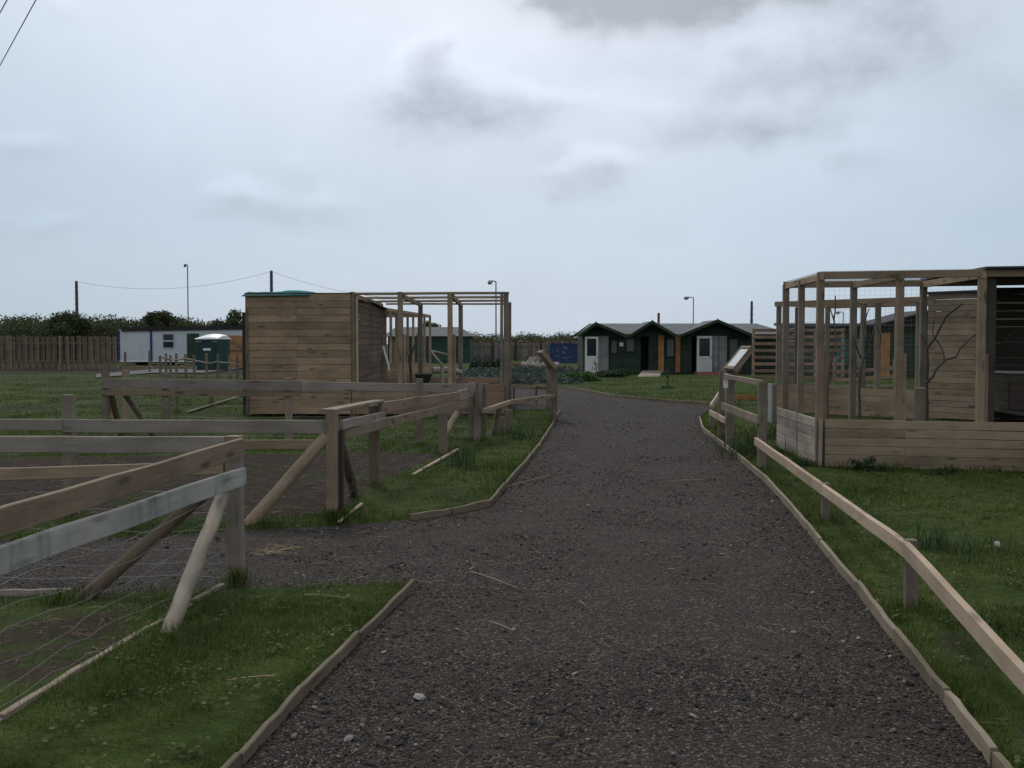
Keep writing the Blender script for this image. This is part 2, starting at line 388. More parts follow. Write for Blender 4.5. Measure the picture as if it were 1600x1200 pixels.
def soil(x, y):
    s = np.zeros(x.shape)
    n = fbm(x * 1.3, y * 1.3)
    pen = inpoly(x, y, np.array([(C1.x, C1.y), (N1.x, N1.y), (-2.3, 2), (-9, 2), (-9, C1.y)]))
    s = np.where(pen, .45 + (n - .5) * 1.2 - sstep(.7, .1, np.abs(y - C1.y)) * .25, s)
    mid = inpoly(x, y, np.array([(K1.x, K1.y), (K2.x, K2.y), (K3.x, K3.y), (-2.0, 14.2), (-9, 13.2), (-9, 9.05)]))
    s = np.where(mid, .80 + (n - .5) * 1.3, s)
    s = np.maximum(s, .6 * sstep(.38, .05, dist(x, y, RIGHT, False)) * sstep(.3, .5, n))
    s = np.maximum(s, sstep(16, 20, y) * sstep(-1.5, -3, x) * sstep(48, 44, y) * np.clip((fbm(x * .5 + 3, y * .9) - .42) * 2.2, 0, .55))
    bank = sstep(46, 50, y) * sstep(68, 62, y) * sstep(-10, -13, x)
    s = np.maximum(s, bank * (.7 + (n - .5) * .8))
    s = np.maximum(s, .55 * sstep(47.5, 49, y) * sstep(56, 50, y) * sstep(2.5, 3.5, x) * sstep(18, 13, x))
    return np.clip(s, 0, 1)
def gz(x, y):
    d = dist(x, y, PATH); ins = inpoly(x, y, PATH)
    z = np.where(ins, -.035 * sstep(0, .08, d), .045 * sstep(-.02, .10, d))
    fade = sstep(60, 30, y)
    return z + (fbm(x * .9, y * .9) - .5) * .05 * np.where(ins, .0, sstep(0, .5, d)) * fade
def axis(lo, hi, step, far):
    a = list(np.arange(lo, hi, step)); s = step; v = a[-1]
    while v < far: s *= 1.07; v += s; a.append(v)
    s = step; v = a[0]; L = []
    while v > -far: s *= 1.07; v -= s; L.append(v)
    return np.array(L[::-1] + a)
gx = axis(-6, 7, .11, 900); gy = axis(2.6, 18, .11, 900)
X, Y = np.meshgrid(gx, gy); xs, ys = X.ravel(), Y.ravel()
zs = gz(xs, ys)
nx, ny = len(gx), len(gy)
ii = np.arange(nx * ny).reshape(ny, nx)
q = np.stack([ii[:-1, :-1], ii[:-1, 1:], ii[1:, 1:], ii[1:, :-1]], -1).reshape(-1, 4)
o = np_mesh('ground', np.stack([xs, ys, zs], -1), q.ravel(), np.full(len(q), 4), M['ground'], None, True, {'soil': soil(xs, ys)})
tag(o, kind='structure')
# path sheet: fine cells inside the outline
def path_sheet():
    import bmesh
    bm = bmesh.new(); vs = [bm.verts.new((p[0], p[1], 0.0)) for p in PATH]
    f = bm.faces.new(vs); f.normal_update()
    if f.normal.z < 0: f.normal_flip()
    bmesh.ops.triangulate(bm, faces=[f]); me = bpy.data.meshes.new('path'); bm.to_mesh(me); bm.free()
    o = bpy.data.objects.new('path', me); COL.objects.link(o); me.materials.append(M['gravel']); tag(o, kind='structure')
path_sheet()
# far gravel track seen beyond the left paddock
pts = [(150, 590), (240, 582), (320, 582), (378, 574), (420, 572)]
mb = MB(); L_ = [G(a, c + 3, .004) for a, c in pts]; U_ = [G(a, c - 3, .004) for a, c in pts]
L_ = [Vector((v.x, v.y, .09)) for v in L_]; U_ = [Vector((v.x, v.y, .09)) for v in U_]
for i in range(len(pts) - 1): mb.add([L_[i], L_[i + 1], U_[i + 1], U_[i]], [(0, 1, 2, 3)])
M['track'] = plain('pale_gravel_track', (.095, .092, .095), .9, .3, 3)
tag(mb.build('track', M['track']), kind='structure')

# stones on the path
def ico():
    t = (1 + 5 ** .5) / 2
    v = np.array([(-1, t, 0), (1, t, 0), (-1, -t, 0), (1, -t, 0), (0, -1, t), (0, 1, t), (0, -1, -t), (0, 1, -t), (t, 0, -1), (t, 0, 1), (-t, 0, -1), (-t, 0, 1)]) / math.hypot(1, t)
    f = np.array([(0, 11, 5), (0, 5, 1), (0, 1, 7), (0, 7, 10), (0, 10, 11), (1, 5, 9), (5, 11, 4), (11, 10, 2), (10, 7, 6), (7, 1, 8), (3, 9, 4), (3, 4, 2), (3, 2, 6), (3, 6, 8), (3, 8, 9), (4, 9, 5), (2, 4, 11), (6, 2, 10), (8, 6, 7), (9, 8, 1)])
    return v, f
def stones(name, xy, size, mat, z0=0.0, flat=.6, parent=None):
    v, f = ico(); n = len(xy)
    V = v[None] * (1 + RNG.uniform(-.3, .3, (n, 12, 1)))
    V = V * RNG.uniform(.65, 1.25, (n, 1, 3)); V[..., 2] *= flat
    a = RNG.uniform(0, 6.28, n); ca, sa = np.cos(a)[:, None], np.sin(a)[:, None]
    x, y = V[..., 0] * ca - V[..., 1] * sa, V[..., 0] * sa + V[..., 1] * ca
    tl = RNG.uniform(-.5, .5, n)[:, None]; z = V[..., 2] + x * tl
    V = np.stack([x, y, z], -1) * size[:, None, None]
    V[..., 0] += xy[:, 0:1]; V[..., 1] += xy[:, 1:2]; V[..., 2] += z0 + size[:, None] * .12
    fl = (f[None] + 12 * np.arange(n)[:, None, None]).reshape(-1, 3)
    return np_mesh(name, V.reshape(-1, 3), fl.ravel(), np.full(len(fl), 3), mat, parent)
def scatter_view(n, y0, y1, power=1.0, wide=.62):
    """random ground points, denser near the viewer (density ~ 1/Y^power per area)"""
    u = RNG.random(n)
    k = 2 - power
    y = (y0 ** k + u * (y1 ** k - y0 ** k)) ** (1 / k) if abs(k) > 1e-3 else y0 * (y1 / y0) ** u
    x = RNG.uniform(-wide, wide, n) * y
    return x, y
x, y = scatter_view(290000, 3.3, 42, 2.0)
de = dist(x, y, PATH); cov = fbm(x * 1.1, y * 1.1) + .35 * np.exp(-de / .25) + .12 * (fbm(x * 6, y * 6) - .5) + .10 * sstep(6.5, 4, y) - .16 * np.exp(-((de - .72) / .24) ** 2)
ok = inpoly(x, y, PATH) & (RNG.random(len(x)) < .08 + sstep(.26, .80, cov)); x, y = x[ok], y[ok]
sz = np.exp(RNG.normal(math.log(.0033), .55, len(x))) * np.clip(y / 6, .95, 1.7); sz = np.clip(sz * (1 + .12 * (y < 5.6)), .002, .022)
big = RNG.random(len(x)) < .007; sz = np.where(big & (y < 9), RNG.uniform(.010, .021, len(x)), sz)
o = stones('gravel', np.stack([x, y], -1), sz, M['stones'], .001)
tag(o, 'loose dark stones and chippings covering the path', 'gravel', kind='stuff')
pale = [G(657, 1092), G(897, 1055), G(545, 1157), G(527, 1025), G(715, 985), G(600, 1020), G(825, 1002), G(1052, 1180), G(200, 1077)]
o = stones('stones', np.array([tuple(v.xy) for v in pale]), np.array([.034, .016, .022, .014, .018, .014, .013, .014, .03]), M['rubble'], .004, .55)
o.data.transform(__import__('mathutils').Matrix.Translation((0, 0, 0)))
tag(o, 'larger pale stones lying loose on the gravel path', 'stones', kind='stuff')

# ------------------------------------------------------------------ grass
AV_A = np.array([(-5.7, 20.9), (-.1, 20.9), (-.1, 27.2), (-5.7, 27.2)])
AV_B = np.array([(3.8, 12.5), (8.4, 11.6), (8.6, 14.6), (3.95, 14.8)])
AV_C = np.array([(5.9, 22.7), (9.3, 18.9), (11, 21.5), (7.6, 25.2)])
SHED = np.array([(3.2, 50.3), (14.5, 50.3), (14.5, 57), (3.2, 57)])
def blades(x, y, z, h, w, lean, mat, name, parent=None):
    n = len(x); a = RNG.uniform(0, 6.28, n); ca, sa = np.cos(a), np.sin(a)
    la = RNG.uniform(0, 6.28, n); lx, ly = np.cos(la) * lean * h, np.sin(la) * lean * h
    V = np.zeros((n, 5, 3)); B = np.stack([x, y, z], -1); S = np.stack([ca * w / 2, sa * w / 2, 0 * w], -1)
    mid = B + np.stack([lx * .35, ly * .35, h * .6], -1); tip = B + np.stack([lx, ly, h * (1 - .25 * lean)], -1)
    V[:, 0] = B - S; V[:, 1] = B + S; V[:, 2] = mid + S * .75; V[:, 3] = mid - S * .75; V[:, 4] = tip
    base = 5 * np.arange(n)[:, None]
    loops = np.concatenate([base + np.array([0, 1, 2, 3]), base + np.array([3, 2, 4])], 1).ravel()
    tot = np.tile([4, 3], n)
    return np_mesh(name, V.reshape(-1, 3), loops, tot, mat, parent)
def lawn():
    x, y = scatter_view(600000, 3.4, 46, 2.0, .86)
    ok = ~inpoly(x, y, PATH)
    for p in (AV_A, AV_B, AV_C): ok &= ~inpoly(x, y, p)
    x, y = x[ok], y[ok]
    s = soil(x, y); n = fbm(x * 3, y * 3)
    ok = (RNG.random(len(x)) > np.clip((s - .15) * 1.7 + (n - .5) * 2 * s, 0, .97)); x, y = x[ok], y[ok]; s = s[ok]
    n = fbm(x * 1.1 + 9, y * 1.1); k = np.clip(y / 6, .8, 4)
    m = fbm(x * 5 + 40, y * 5); h = (.012 + .16 * np.clip(n - .27, 0, 1) ** 1.5 + .07 * np.clip(m - .5, 0, 1)) * RNG.uniform(.4, 1.4, len(x)) * (1 - .5 * s) * np.clip(y / 8, 1, 1.15)
    tall = RNG.random(len(x)) < .02; h = np.where(tall, h * 1.6 + .03, h)
    d = dist(x, y, PATH); h *= 1 + .35 * (d < .12) * RNG.random(len(x))
    ex, ey, eh = [], [], []
    def fringe(px, py, n, sp, hh):
        ex.append(RNG.normal(px, sp, n)); ey.append(RNG.normal(py, sp, n)); eh.append(RNG.uniform(.3, 1, n) * hh)
    for (px, py) in FEET:
        if py < 28: fringe(px, py, int(np.clip(900 / py, 30, 130)), .075, .13)
    for a, c, dn in ((AV_A[0] + [.1, .02], AV_A[1] + [0, .02], 90), (AV_B[0] + [0, -.02], np.array((8.0, 11.6)), 190), (np.array((3.8, 12.5)), np.array((3.83, 14.8)), 160)):
        L = int(np.hypot(*(c - a)) * dn)
        for t_ in RNG.random(L // 6): q_ = a + (c - a) * t_; fringe(q_[0], q_[1], 6, .03, RNG.uniform(.05, .16))
    for i in range(len(PATH)):
        a, c = PATH[i], PATH[(i + 1) % len(PATH)]; Ln = np.hypot(*(c - a))
        if min(a[1], c[1]) > 20 or max(abs(a[0]), abs(c[0])) > 6 or Ln > 6: continue
        for t_ in RNG.random(int(Ln * 26)): q_ = a + (c - a) * t_; fringe(q_[0], q_[1], 7, .045, RNG.uniform(.05, .12))
    ex, ey, eh = np.concatenate(ex), np.concatenate(ey), np.concatenate(eh); ok = ~inpoly(ex, ey, PATH)
    for p in (AV_A, AV_B, AV_C): ok &= ~inpoly(ex, ey, p)
    ex, ey, eh = ex[ok], ey[ok], eh[ok]; x = np.concatenate([x, ex]); y = np.concatenate([y, ey]); h = np.concatenate([h, eh]); k = np.clip(y / 6, .8, 4)
    o = blades(x, y, gz(x, y) - .008, h, .0042 * k, RNG.uniform(.1, 1.1, len(x)), M['grass'], 'grass')
    tag(o, 'short uneven green grass either side of the path', 'grass', kind='stuff')
def clover():
    x, y = scatter_view(2600, 3.4, 14, 2.0, .6); ok = ~inpoly(x, y, PATH) & (fbm(x * 2 + 5, y * 2) > .5) & (soil(x, y) < .5)
    for p in (AV_A, AV_B): ok &= ~inpoly(x, y, p)
    x, y = x[ok], y[ok]; k = 9; n = len(x); x = np.repeat(x, k) + RNG.normal(0, .03, n * k); y = np.repeat(y, k) + RNG.normal(0, .03, n * k); n *= k
    z = gz(x, y) + RNG.uniform(.015, .05, n); s = RNG.uniform(.006, .013, n)[:, None]
    nr = RNG.normal(0, .45, (n, 3)); nr[:, 2] = 1; nr /= np.linalg.norm(nr, axis=1, keepdims=True)
    t = np.cross(nr, RNG.normal(size=(n, 3))); t /= np.linalg.norm(t, axis=1, keepdims=True); u = np.cross(nr, t); c = np.stack([x, y, z], -1)
    V = np.stack([c - t * s, c - t * s * .4 - u * s * .8, c + t * s * .5 - u * s * .8, c + t * s, c + t * s * .5 + u * s * .8, c - t * s * .4 + u * s * .8], 1).reshape(-1, 3)
    tag(np_mesh('clover_leaves', V, np.arange(6 * n), np.full(n, 6), M['grass']), 'small round clover leaves spread through the grass', 'clover', kind='stuff')
clover()
# straw and dry stalks
def straw():
    n = 650; x, y = scatter_view(n, 3.4, 13, 2.2, .5)
    cx = [G(430, 862), G(300, 955), G(850, 790), G(180, 1000), G(640, 915), G(60, 985), G(715, 745)]; 
    for c in cx[:1]:
        x = np.concatenate([x, RNG.normal(c.x, .07, 80)]); y = np.concatenate([y, RNG.normal(c.y, .09, 80)])
    for c in cx[1:]:
        x = np.concatenate([x, RNG.normal(c.x, .2, 20)]); y = np.concatenate([y, RNG.normal(c.y, .25, 20)])
    keep = inpoly(x, y, PATH) | (soil(x, y) > .3); keep &= (RNG.random(len(x)) < .4) | (soil(x, y) > .3) | (np.arange(len(x)) >= n); x, y = x[keep], y[keep]
    mb = MB()
    for X_, Y_ in zip(x, y):
        a = random.uniform(0, 6.28); L = random.uniform(.015, .06) ; z = float(gz(np.array([X_]), np.array([Y_]))[0]); z = max(z, 0) + .008 + random.random() * .012
        dx, dy = math.cos(a) * L, math.sin(a) * L; b_ = random.uniform(-.25, .25)
        tube(mb, [(X_ - dx, Y_ - dy, z), (X_ - dy * b_, Y_ + dx * b_, z + .004), (X_ + dx, Y_ + dy, z)], random.uniform(.0007, .0014) * (1 + (Y_ > 6.5)), 3, 0, None, False)
    for (a, c) in (((735, 897), (808, 923)), ((765, 976), (800, 990)), ((905, 944), (917, 953)), ((355, 1087), (430, 1078)), ((1440, 912), (1462, 925)), ((1035, 755), (1100, 752)), ((780, 768), (860, 745)), ((475, 945), (545, 952))):
        p, q = G(*a), G(*c); mid = (p + q) / 2 + Vector((0, -.02, .02)); 
        zz = [max(float(gz(np.array([v.x]), np.array([v.y]))[0]), 0) + .02 for v in (p, mid, q)]
        tube(mb, [(p.x, p.y, zz[0]), (mid.x, mid.y, zz[1] + .01), (q.x, q.y, zz[2])], .003, 4, 0, None, False)
    tag(mb.build('straw', M['straw']), 'dry straw and dead stalks strewn on path and soil', 'straw', kind='stuff')
straw()

# ------------------------------------------------------------------ timber fence helpers
def Rail(mb, a, b_, th=.035, ext=(0, 0), seg=5, jit=.003, out=Vector((0, 0, 0))):
    """board seen from pixel (px, top, bottom, Y) to the same at its other end"""
    pa, pb = P(a[0], (a[1] + a[2]) / 2, a[3]), P(b_[0], (b_[1] + b_[2]) / 2, b_[3])
    h = ((a[2] - a[1]) * a[3] + (b_[2] - b_[1]) * b_[3]) / 2 / F
    d = pb - pa
    beam(mb, pa - d * ext[0] + out, pb + d * ext[1] + out, th, h, seg=seg, jit=jit)
def rail(parent, mat, a, b_, **k):
    mb = MB(); Rail(mb, a, b_, **k); return mb.build('rail', M[mat], parent)
FEET = []
def post(parent, mat, base, top, w, th=None, name='post', lean=(0, 0)):
    FEET.append((base.x, base.y)); mb = MB(); th = th or w
    beam(mb, (base.x, base.y, -.15), (base.x + lean[0], base.y + lean[1], top), w, th, up=(.06, 1, 0), seg=4, jit=.003, ch=.006)
    return mb.build(name, M[mat], parent)
def rpole(parent, mat, p0, p1, r, name='brace'):
    mb = MB(); p0, p1 = Vector(p0), Vector(p1); e = (p1 - p0).normalized()
    pole(mb, p0, p1 + e * .12, r, r * 1.08); return mb.build(name, M[mat], parent)
def stocknet(parent, pts, z0, z1, nh, step, r=.0012, sag=.02):
    mb = MB(); pts = [Vector((p[0], p[1], 0)) for p in pts]
    cum = [0]
    for a, c in zip(pts[:-1], pts[1:]): cum.append(cum[-1] + (c - a).length)
    def at(s):
        for i in range(len(pts) - 1):
            if s <= cum[i + 1] or i == len(pts) - 2: return pts[i].lerp(pts[i + 1], (s - cum[i]) / max(1e-6, cum[i + 1] - cum[i]))
    Lt = cum[-1]; ns = max(4, int(Lt / step)); rows = []
    for j in range(nh):
        z = z0 + (z1 - z0) * (j / (nh - 1)) ** 1.15; ph = random.uniform(0, 6); row = []
        for i in range(ns + 1):
            v = at(Lt * i / ns).copy(); v.z = z + sag * math.sin(i * .55 + ph) * random.uniform(.3, 1) + random.uniform(-1, 1) * sag * .25
            v.x += random.uniform(-1, 1) * sag * .4; v.y += random.uniform(-1, 1) * sag * .4; row.append(v)
        rows.append(row); wire(mb, row, r * (1.25 if j in (0, nh - 1) else 1))
    for i in range(ns + 1): wire(mb, [rw[i] for rw in rows], r * .8)
    return mb.build('wire_netting', M['wire'], parent)

# --- near left pen
T = thing('paddock_fence', 'nearest pen fence with green-streaked painted rail, pale leaning brace and sagging wire', 'fence', C1)
YC = C1.y
post(T, 'post', C1 + Vector((0, .06, 0)), Zat(681, YC + .06), .098)
rail(T, 'brown', (378, 683, 716, YC - .02), (0, 796, 836, N1.y - .02), ext=(0, .3), seg=8)
rail(T, 'paint', (380, 729, 759, YC - .04), (0, 855, 896, N1.y - .04), ext=(0, .3), seg=8)
rail(T, 'grey', (352, 683, 708, YC + .04), (0, 680, 707, YC + .1), ext=(0, .6), seg=8)
rail(T, 'brown', (350, 722, 740, YC + .04), (0, 730, 751, YC + .1), ext=(0, .6), seg=8)
rpole(T, 'palepole', P(351, 768, YC - .12), G(256, 1008), .045)
rpole(T, 'bark', P(345, 748, YC + .1), G(112, 952), .043)
N0 = N1 + (N1 - C1) * .3
post(T, 'post', N0, .95, .1); post(T, 'post', Vector((-5.4, YC + .1, 0)), 1.0, .1)
stocknet(T, [(C1.x + .02, YC - .01), (N1.x + .02, N1.y), (N0.x, N0.y)], .03, .60, 7, .15, .0011, .035)
stocknet(T, [(C1.x, YC + .1), (-5.4, YC + .14)], .03, .60, 6, .15, .0011, .02)

# --- middle pen along the path
T = thing('paddock_fence', 'middle pen fence curving along the path with plank capped corner and reddish top rail', 'fence', K1)
post(T, 'brown', K1, Zat(640, K1.y), .098); post(T, 'darkwood', K1 + Vector((.06, .05, 0)), Zat(672, K1.y), .06)
post(T, 'bark', K2, Zat(634, K2.y), .10); post(T, 'post', K3, Zat(645, K3.y), .115)
post(T, 'post', K4, Zat(597, K4.y), .10)
post(T, 'palepole', K4 + Vector((.06, -.15, 0)), Zat(596, K4.y), .10, .06, lean=(.06, .03)); post(T, 'post', K4 + Vector((.17, .05, 0)), Zat(599, K4.y), .08, .08, lean=(.03, 0))
mb = MB(); beam(mb, P(510, 642, K1.y - .04), P(592, 626.5, K2.y + .05), .13, .03, seg=3, jit=.002); mb.build('cap_board', M['edge'], T)
rail(T, 'grey', (528, 656, 672, K1.y + .1), (596, 643, 655, K2.y - .08), out=Vector((.03, 0, 0)))
rail(T, 'red', (594, 629, 644, K2.y - .05), (716, 611, 626, 14.6), seg=8, jit=.006)
rail(T, 'grey', (716, 611, 626, 14.6), (740, 604, 620, K4.y - .05))
rail(T, 'brown', (538, 670, 683, 9.25), (738, 622, 635, K4.y - .1), seg=10, jit=.006)
rail(T, 'grey', (512, 657, 677, K1.y + .02), (100, 655, 676, K1.y + .1), seg=6); rail(T, 'grey', (99, 655, 673, K1.y + .1), (-150, 655, 672, K1.y + .2))
rail(T, 'brown', (506, 687, 701, K1.y + .06), (0, 689, 704, K1.y + .16), seg=6)
post(T, 'post', Vector((Xat(105, K1.y + .2), K1.y + .2, 0)), Zat(617, K1.y + .2), .095)
post(T, 'post', Vector((-6.1, K1.y + .3, 0)), 1.1, .1)
rpole(T, 'brown', P(509, 683, K1.y), G(385, 824), .055)
rpole(T, 'bark', P(533, 690, 9.3), G(556, 780), .046)
rpole(T, 'bark', P(716, 642, 15.2), P(694, 682, 14.1), .05)
stocknet(T, [K1.xy, K2.xy, K3.xy, K4.xy], .03, .78, 7, .16, .0011, .03)
# far side of the same paddock
Y3 = 15.0
T = thing('paddock_fence', 'long grey railed fence crossing in front of the boarded enclosure, with two corner braces', 'fence', (Xat(450, Y3), Y3, 0))
rail(T, 'grey', (158, 590, 608, Y3), (470, 596, 609, Y3), seg=8); rail(T, 'grey', (472, 597, 610, Y3), (742, 600, 613, Y3 + .4), seg=8)
rail(T, 'brown', (160, 609, 618, Y3 + .02), (470, 611, 620, Y3 + .02), seg=6)
for px, top in ((164, 580), (258, 584), (450, 590), (655, 592)):
    post(T, 'post', Vector((Xat(px, Y3 + .08), Y3 + .08, 0)), Zat(top, Y3), .095)
post(T, 'brown', Vector((Xat(196, 17), 17, 0)), Zat(578, 17), .1)
rpole(T, 'bark', P(172, 612, Y3 + .1), G(194, 696), .045); rpole(T, 'palepole', P(194, 612, Y3 + .15), G(246, 690), .05)
stocknet(T, [(Xat(164, Y3), Y3 + .12), (Xat(742, Y3), Y3 + .3)], .05, .8, 6, .2, .0012, .02)

# --- low rail past the enclosure to the left sign
S1 = G(866, 657)
T = thing('low_rail', 'thin low rail on short posts running to the sign left of the path', 'fence', (G(795, 680).x, G(795, 680).y, 0))
post(T, 'post', G(795, 681), Zat(640, 17.2), .12, .09)
rail(T, 'brown', (755, 639, 645, 15.6), (797, 625, 632, 17.1), th=.05); rail(T, 'brown', (797, 625, 632, 17.1), (869, 615, 621, S1.y - .1), th=.05)
post(T, 'post', G(868, 658), Zat(604, S1.y - .2), .07, .06)
T = thing('low_rail', 'short low barrier of one rail far behind the left sign', 'fence', (G(838, 640).x, 25, 0))
rail(T, 'brown', (800, 601, 606, 26), (838, 603, 609, 26)); post(T, 'post', Vector((Xat(838, 26), 26.05, 0)), Zat(602, 26), .05); post(T, 'post', Vector((Xat(803, 26), 26.05, 0)), Zat(601, 26), .05)
rail(T, 'palepole', (840, 602, 608, 26), (862, 605, 610, 25.5)); 
mb = MB(); beam(mb, G(770, 684) + Vector((0, 0, -.05)), P(780, 634, 16.6), .05, .10, up=(1, .3, 0)); mb.build('leaning_plank', M['palepole'])
tag(bpy.data.objects['leaning_plank'], 'short pale plank leaning over in the grass beside two stub stakes', 'plank')
T = thing('stake', 'cut off wooden stub stake standing in grass behind the leaning plank', 'stake', G(782, 682)); post(T, 'post', G(783, 683), Zat(652, 16.8), .11, .07, name='stub')
mb = MB(); a_, b_ = G(645, 750), G(715, 712); beam(mb, a_ + Vector((0, 0, .06)), b_ + Vector((0, 0, .09)), .04, .025); mb.build('fallen_lath', M['fresh'])
tag(bpy.data.objects['fallen_lath'], 'thin pale lath lying in the grass under the curving fence', 'lath')
mb = MB(); a_, b_ = G(530, 822), G(565, 802); beam(mb, a_ + Vector((0, 0, .04)), b_ + Vector((0, 0, .09)), .03, .02); mb.build('fallen_lath', M['fresh'])
tag(bpy.data.objects['fallen_lath.001'], 'short lath on the grass at the foot of the capped corner post', 'lath')
mb = MB(); a_, b_ = G(293, 650), G(372, 626); tube(mb, [a_ + Vector((0, 0, .08)), b_ + Vector((0, 0, .1))], .03, 6); mb.build('fallen_pole', M['palepole'])
tag(bpy.data.objects['fallen_pole'], 'long thin pale pole lying on the grass left of the boarded enclosure', 'pole')

# --- sign lecterns
def lectern(name, label, base, base2, zt, side, posts, yaw):
    T = thing(name, label, 'sign', base)
    for (bp, tz, w) in posts: post(T, 'post', bp, tz, w)
    # sloped board: runs along 'along' (level) and climbs away from the path
    c, h_ = Vector(base2), .44
    along = Vector((math.sin(yaw), math.cos(yaw), 0)); upd = Vector((side * math.cos(yaw) * .62, -side * math.sin(yaw) * .62, .78)).normalized()
    nrm = along.cross(upd).normalized()
    if nrm.z < 0: nrm = -nrm
    def sl(mb, w0, w1, h0, h1, t0, t1):
        p0 = c + along * w0 + upd * ((h0 + h1) / 2) + nrm * ((t0 + t1) / 2); p1 = c + along * w1 + upd * ((h0 + h1) / 2) + nrm * ((t0 + t1) / 2)
        beam(mb, p0, p1, abs(t1 - t0), abs(h1 - h0), up=tuple(upd))
    mb = MB(); sl(mb, -.3, .3, 0, h_, -.06, -.012); mb.build('backing_board', M['brown'], T)
    mb = MB()
    sl(mb, -.3, .3, 0, .05, -.01, .02); sl(mb, -.3, .3, h_ - .05, h_, -.01, .02); sl(mb, -.3, -.26, .045, h_ - .045, -.01, .018); sl(mb, .26, .3, .045, h_ - .045, -.01, .018); mb.build('sign_frame', M['edge'], T)
    mb = MB(); sl(mb, -.29, .29, .055, h_ - .055, -.01, .008); mb.build('sign_face', M['signface'], T)
    mb = MB(); q = Vector(base2); beam(mb, (base.x, base.y - .02, zt - .25), q + upd * .25 - nrm * .06, .07, .07); mb.build('support', M['brown'], T)
    return T
Sb = G(857, 641)
lectern('sign_lectern', 'sloping sign board on two posts at left edge of the path bend', S1, P(866, 574, S1.y), Zat(572, S1.y), -1,
        [(S1, Zat(572, S1.y), .13), (Sb, Zat(567, Sb.y), .12)], math.radians(-8))
R1 = G(1140, 701)
T = lectern('sign_lectern', 'sloping sign board with pale glossy face at the right fence end', R1, P(1139, 577, R1.y), Zat(578, R1.y), 1,
        [(R1, Zat(583, R1.y), .12), (Vector((Xat(1128, 16.2), 16.2, 0)), Zat(580, 16.2), .08)], math.radians(-1))
mb = MB(); c_ = P(1134, 595, R1.y - .09); beam(mb, c_ + Vector((0, 0, -.11)), c_ + Vector((0, 0, .11)), .07, .012, up=(0, 1, 0)); mb.build('notice_plate', M['plate'], T)

# --- right fence
R2, R3, R4 = G(1190, 736), G(1290, 822), G(1420, 966)
R5 = R4 + (R4 - R3) * .95
T = thing('low_rail_fence', 'fresh timber low rail fence running down the right of the path', 'fence', R2)
post(T, 'post', R2, Zat(597, R2.y), .098); post(T, 'post', R3 + Vector((.0, .02, 0)), Zat(755, R3.y), .07)
post(T, 'post', R4 + Vector((.012, .02, 0)), Zat(844, R4.y), .066); post(T, 'post', R5, .36, .07)
P0 = G(1112, 674); post(T, 'post', P0, Zat(636, P0.y), .08)
mbs = [((1181, 683, 696, R2.y - .08), (1287, 757, 773, R3.y - .05)), ((1287, 757, 773, R3.y - .05), (1417, 847, 871, R4.y - .05)), ((1417, 847, 871, R4.y - .05), (1600, 1041, 1078, 3.96))]
for i, (a, c) in enumerate(mbs): rail(T, 'fresh', a, c, th=.04, ext=(0, .35 if i == 2 else 0), seg=6, jit=.0025)
rail(T, 'edge', (1133, 584, 592, R1.y - .1), (1192, 595, 603, R2.y), th=.05)
rail(T, 'edge', (1128, 628, 640, R1.y - .15), (1184, 650, 662, R2.y - .08))
rail(T, 'fresh', (1109, 640, 648, P0.y - .1), (1133, 653, 662, R1.y - .1)); rail(T, 'fresh', (1110, 632, 640, P0.y), (1126, 608, 616, 21.5))
post(T, 'post', Vector((Xat(1127, 21.5), 21.6, 0)), Zat(606, 21.5), .07)
T = thing('low_rail', 'low plank barrier across the grass behind the right sign', 'fence', (Xat(1185, 25), 25, 0))
rail(T, 'orange', (1150, 617, 624, 25), (1205, 618, 624, 25)); 
for px in (1155, 1200): post(T, 'post', Vector((Xat(px, 25.1), 25.1, 0)), Zat(616, 25), .07)

# ------------------------------------------------------------------ edging boards
def edging(label, px, h=.10, th=.03, name='edging_board', mat='edge', z=.0):
    T = thing(name, label, 'edging', G(*px[0]))
    for a, c in zip(px[:-1], px[1:]):
        p, q_ = G(*a), G(*c); mb = MB(); d = (q_ - p).normalized() * .006
        beam(mb, p + d + Vector((0, 0, z + h / 2 - .03 + random.uniform(-.012, .006))), q_ - d + Vector((0, 0, z + h / 2 - .03 + random.uniform(-.008, .008))), th, h, seg=5, jit=.004)
        mb.build('board', M[mat], T)
    return T
edging('timber edging board between the near grass corner and the path', [(255, 1320), (372, 1198), (470, 1092), (560, 1003), (645, 919)], .09, .026, mat='edgedark')
edging('timber edging along the grass verge below the curving fence', [(640, 813), (705, 804), (765, 791), (788, 764), (818, 730), (840, 702), (862, 668), (875, 643)], .095, .03, mat='edgedark')
edging('long pale timber edging along the right side of the path', [(1093, 656), (1099, 674), (1150, 713), (1200, 757), (1240, 802), (1283, 855), (1340, 925), (1400, 1002), (1480, 1100), (1555, 1200), (1640, 1312)], .10, .03)
edging('thin timber edging of the lawn in front of the green huts', [(880, 606), (960, 620), (1040, 628), (1105, 633), (1210, 634)], .10, .04)
edging('weathered edging board under the wire of the nearest pen', [(348, 926), (300, 958), (180, 1030), (0, 1143), (-200, 1270)], .10, .035)
edging('grey edging board between nearest pen and the side path', [(115, 938), (0, 940), (-200, 942)], .10, .03, 'edging_board', 'grey')

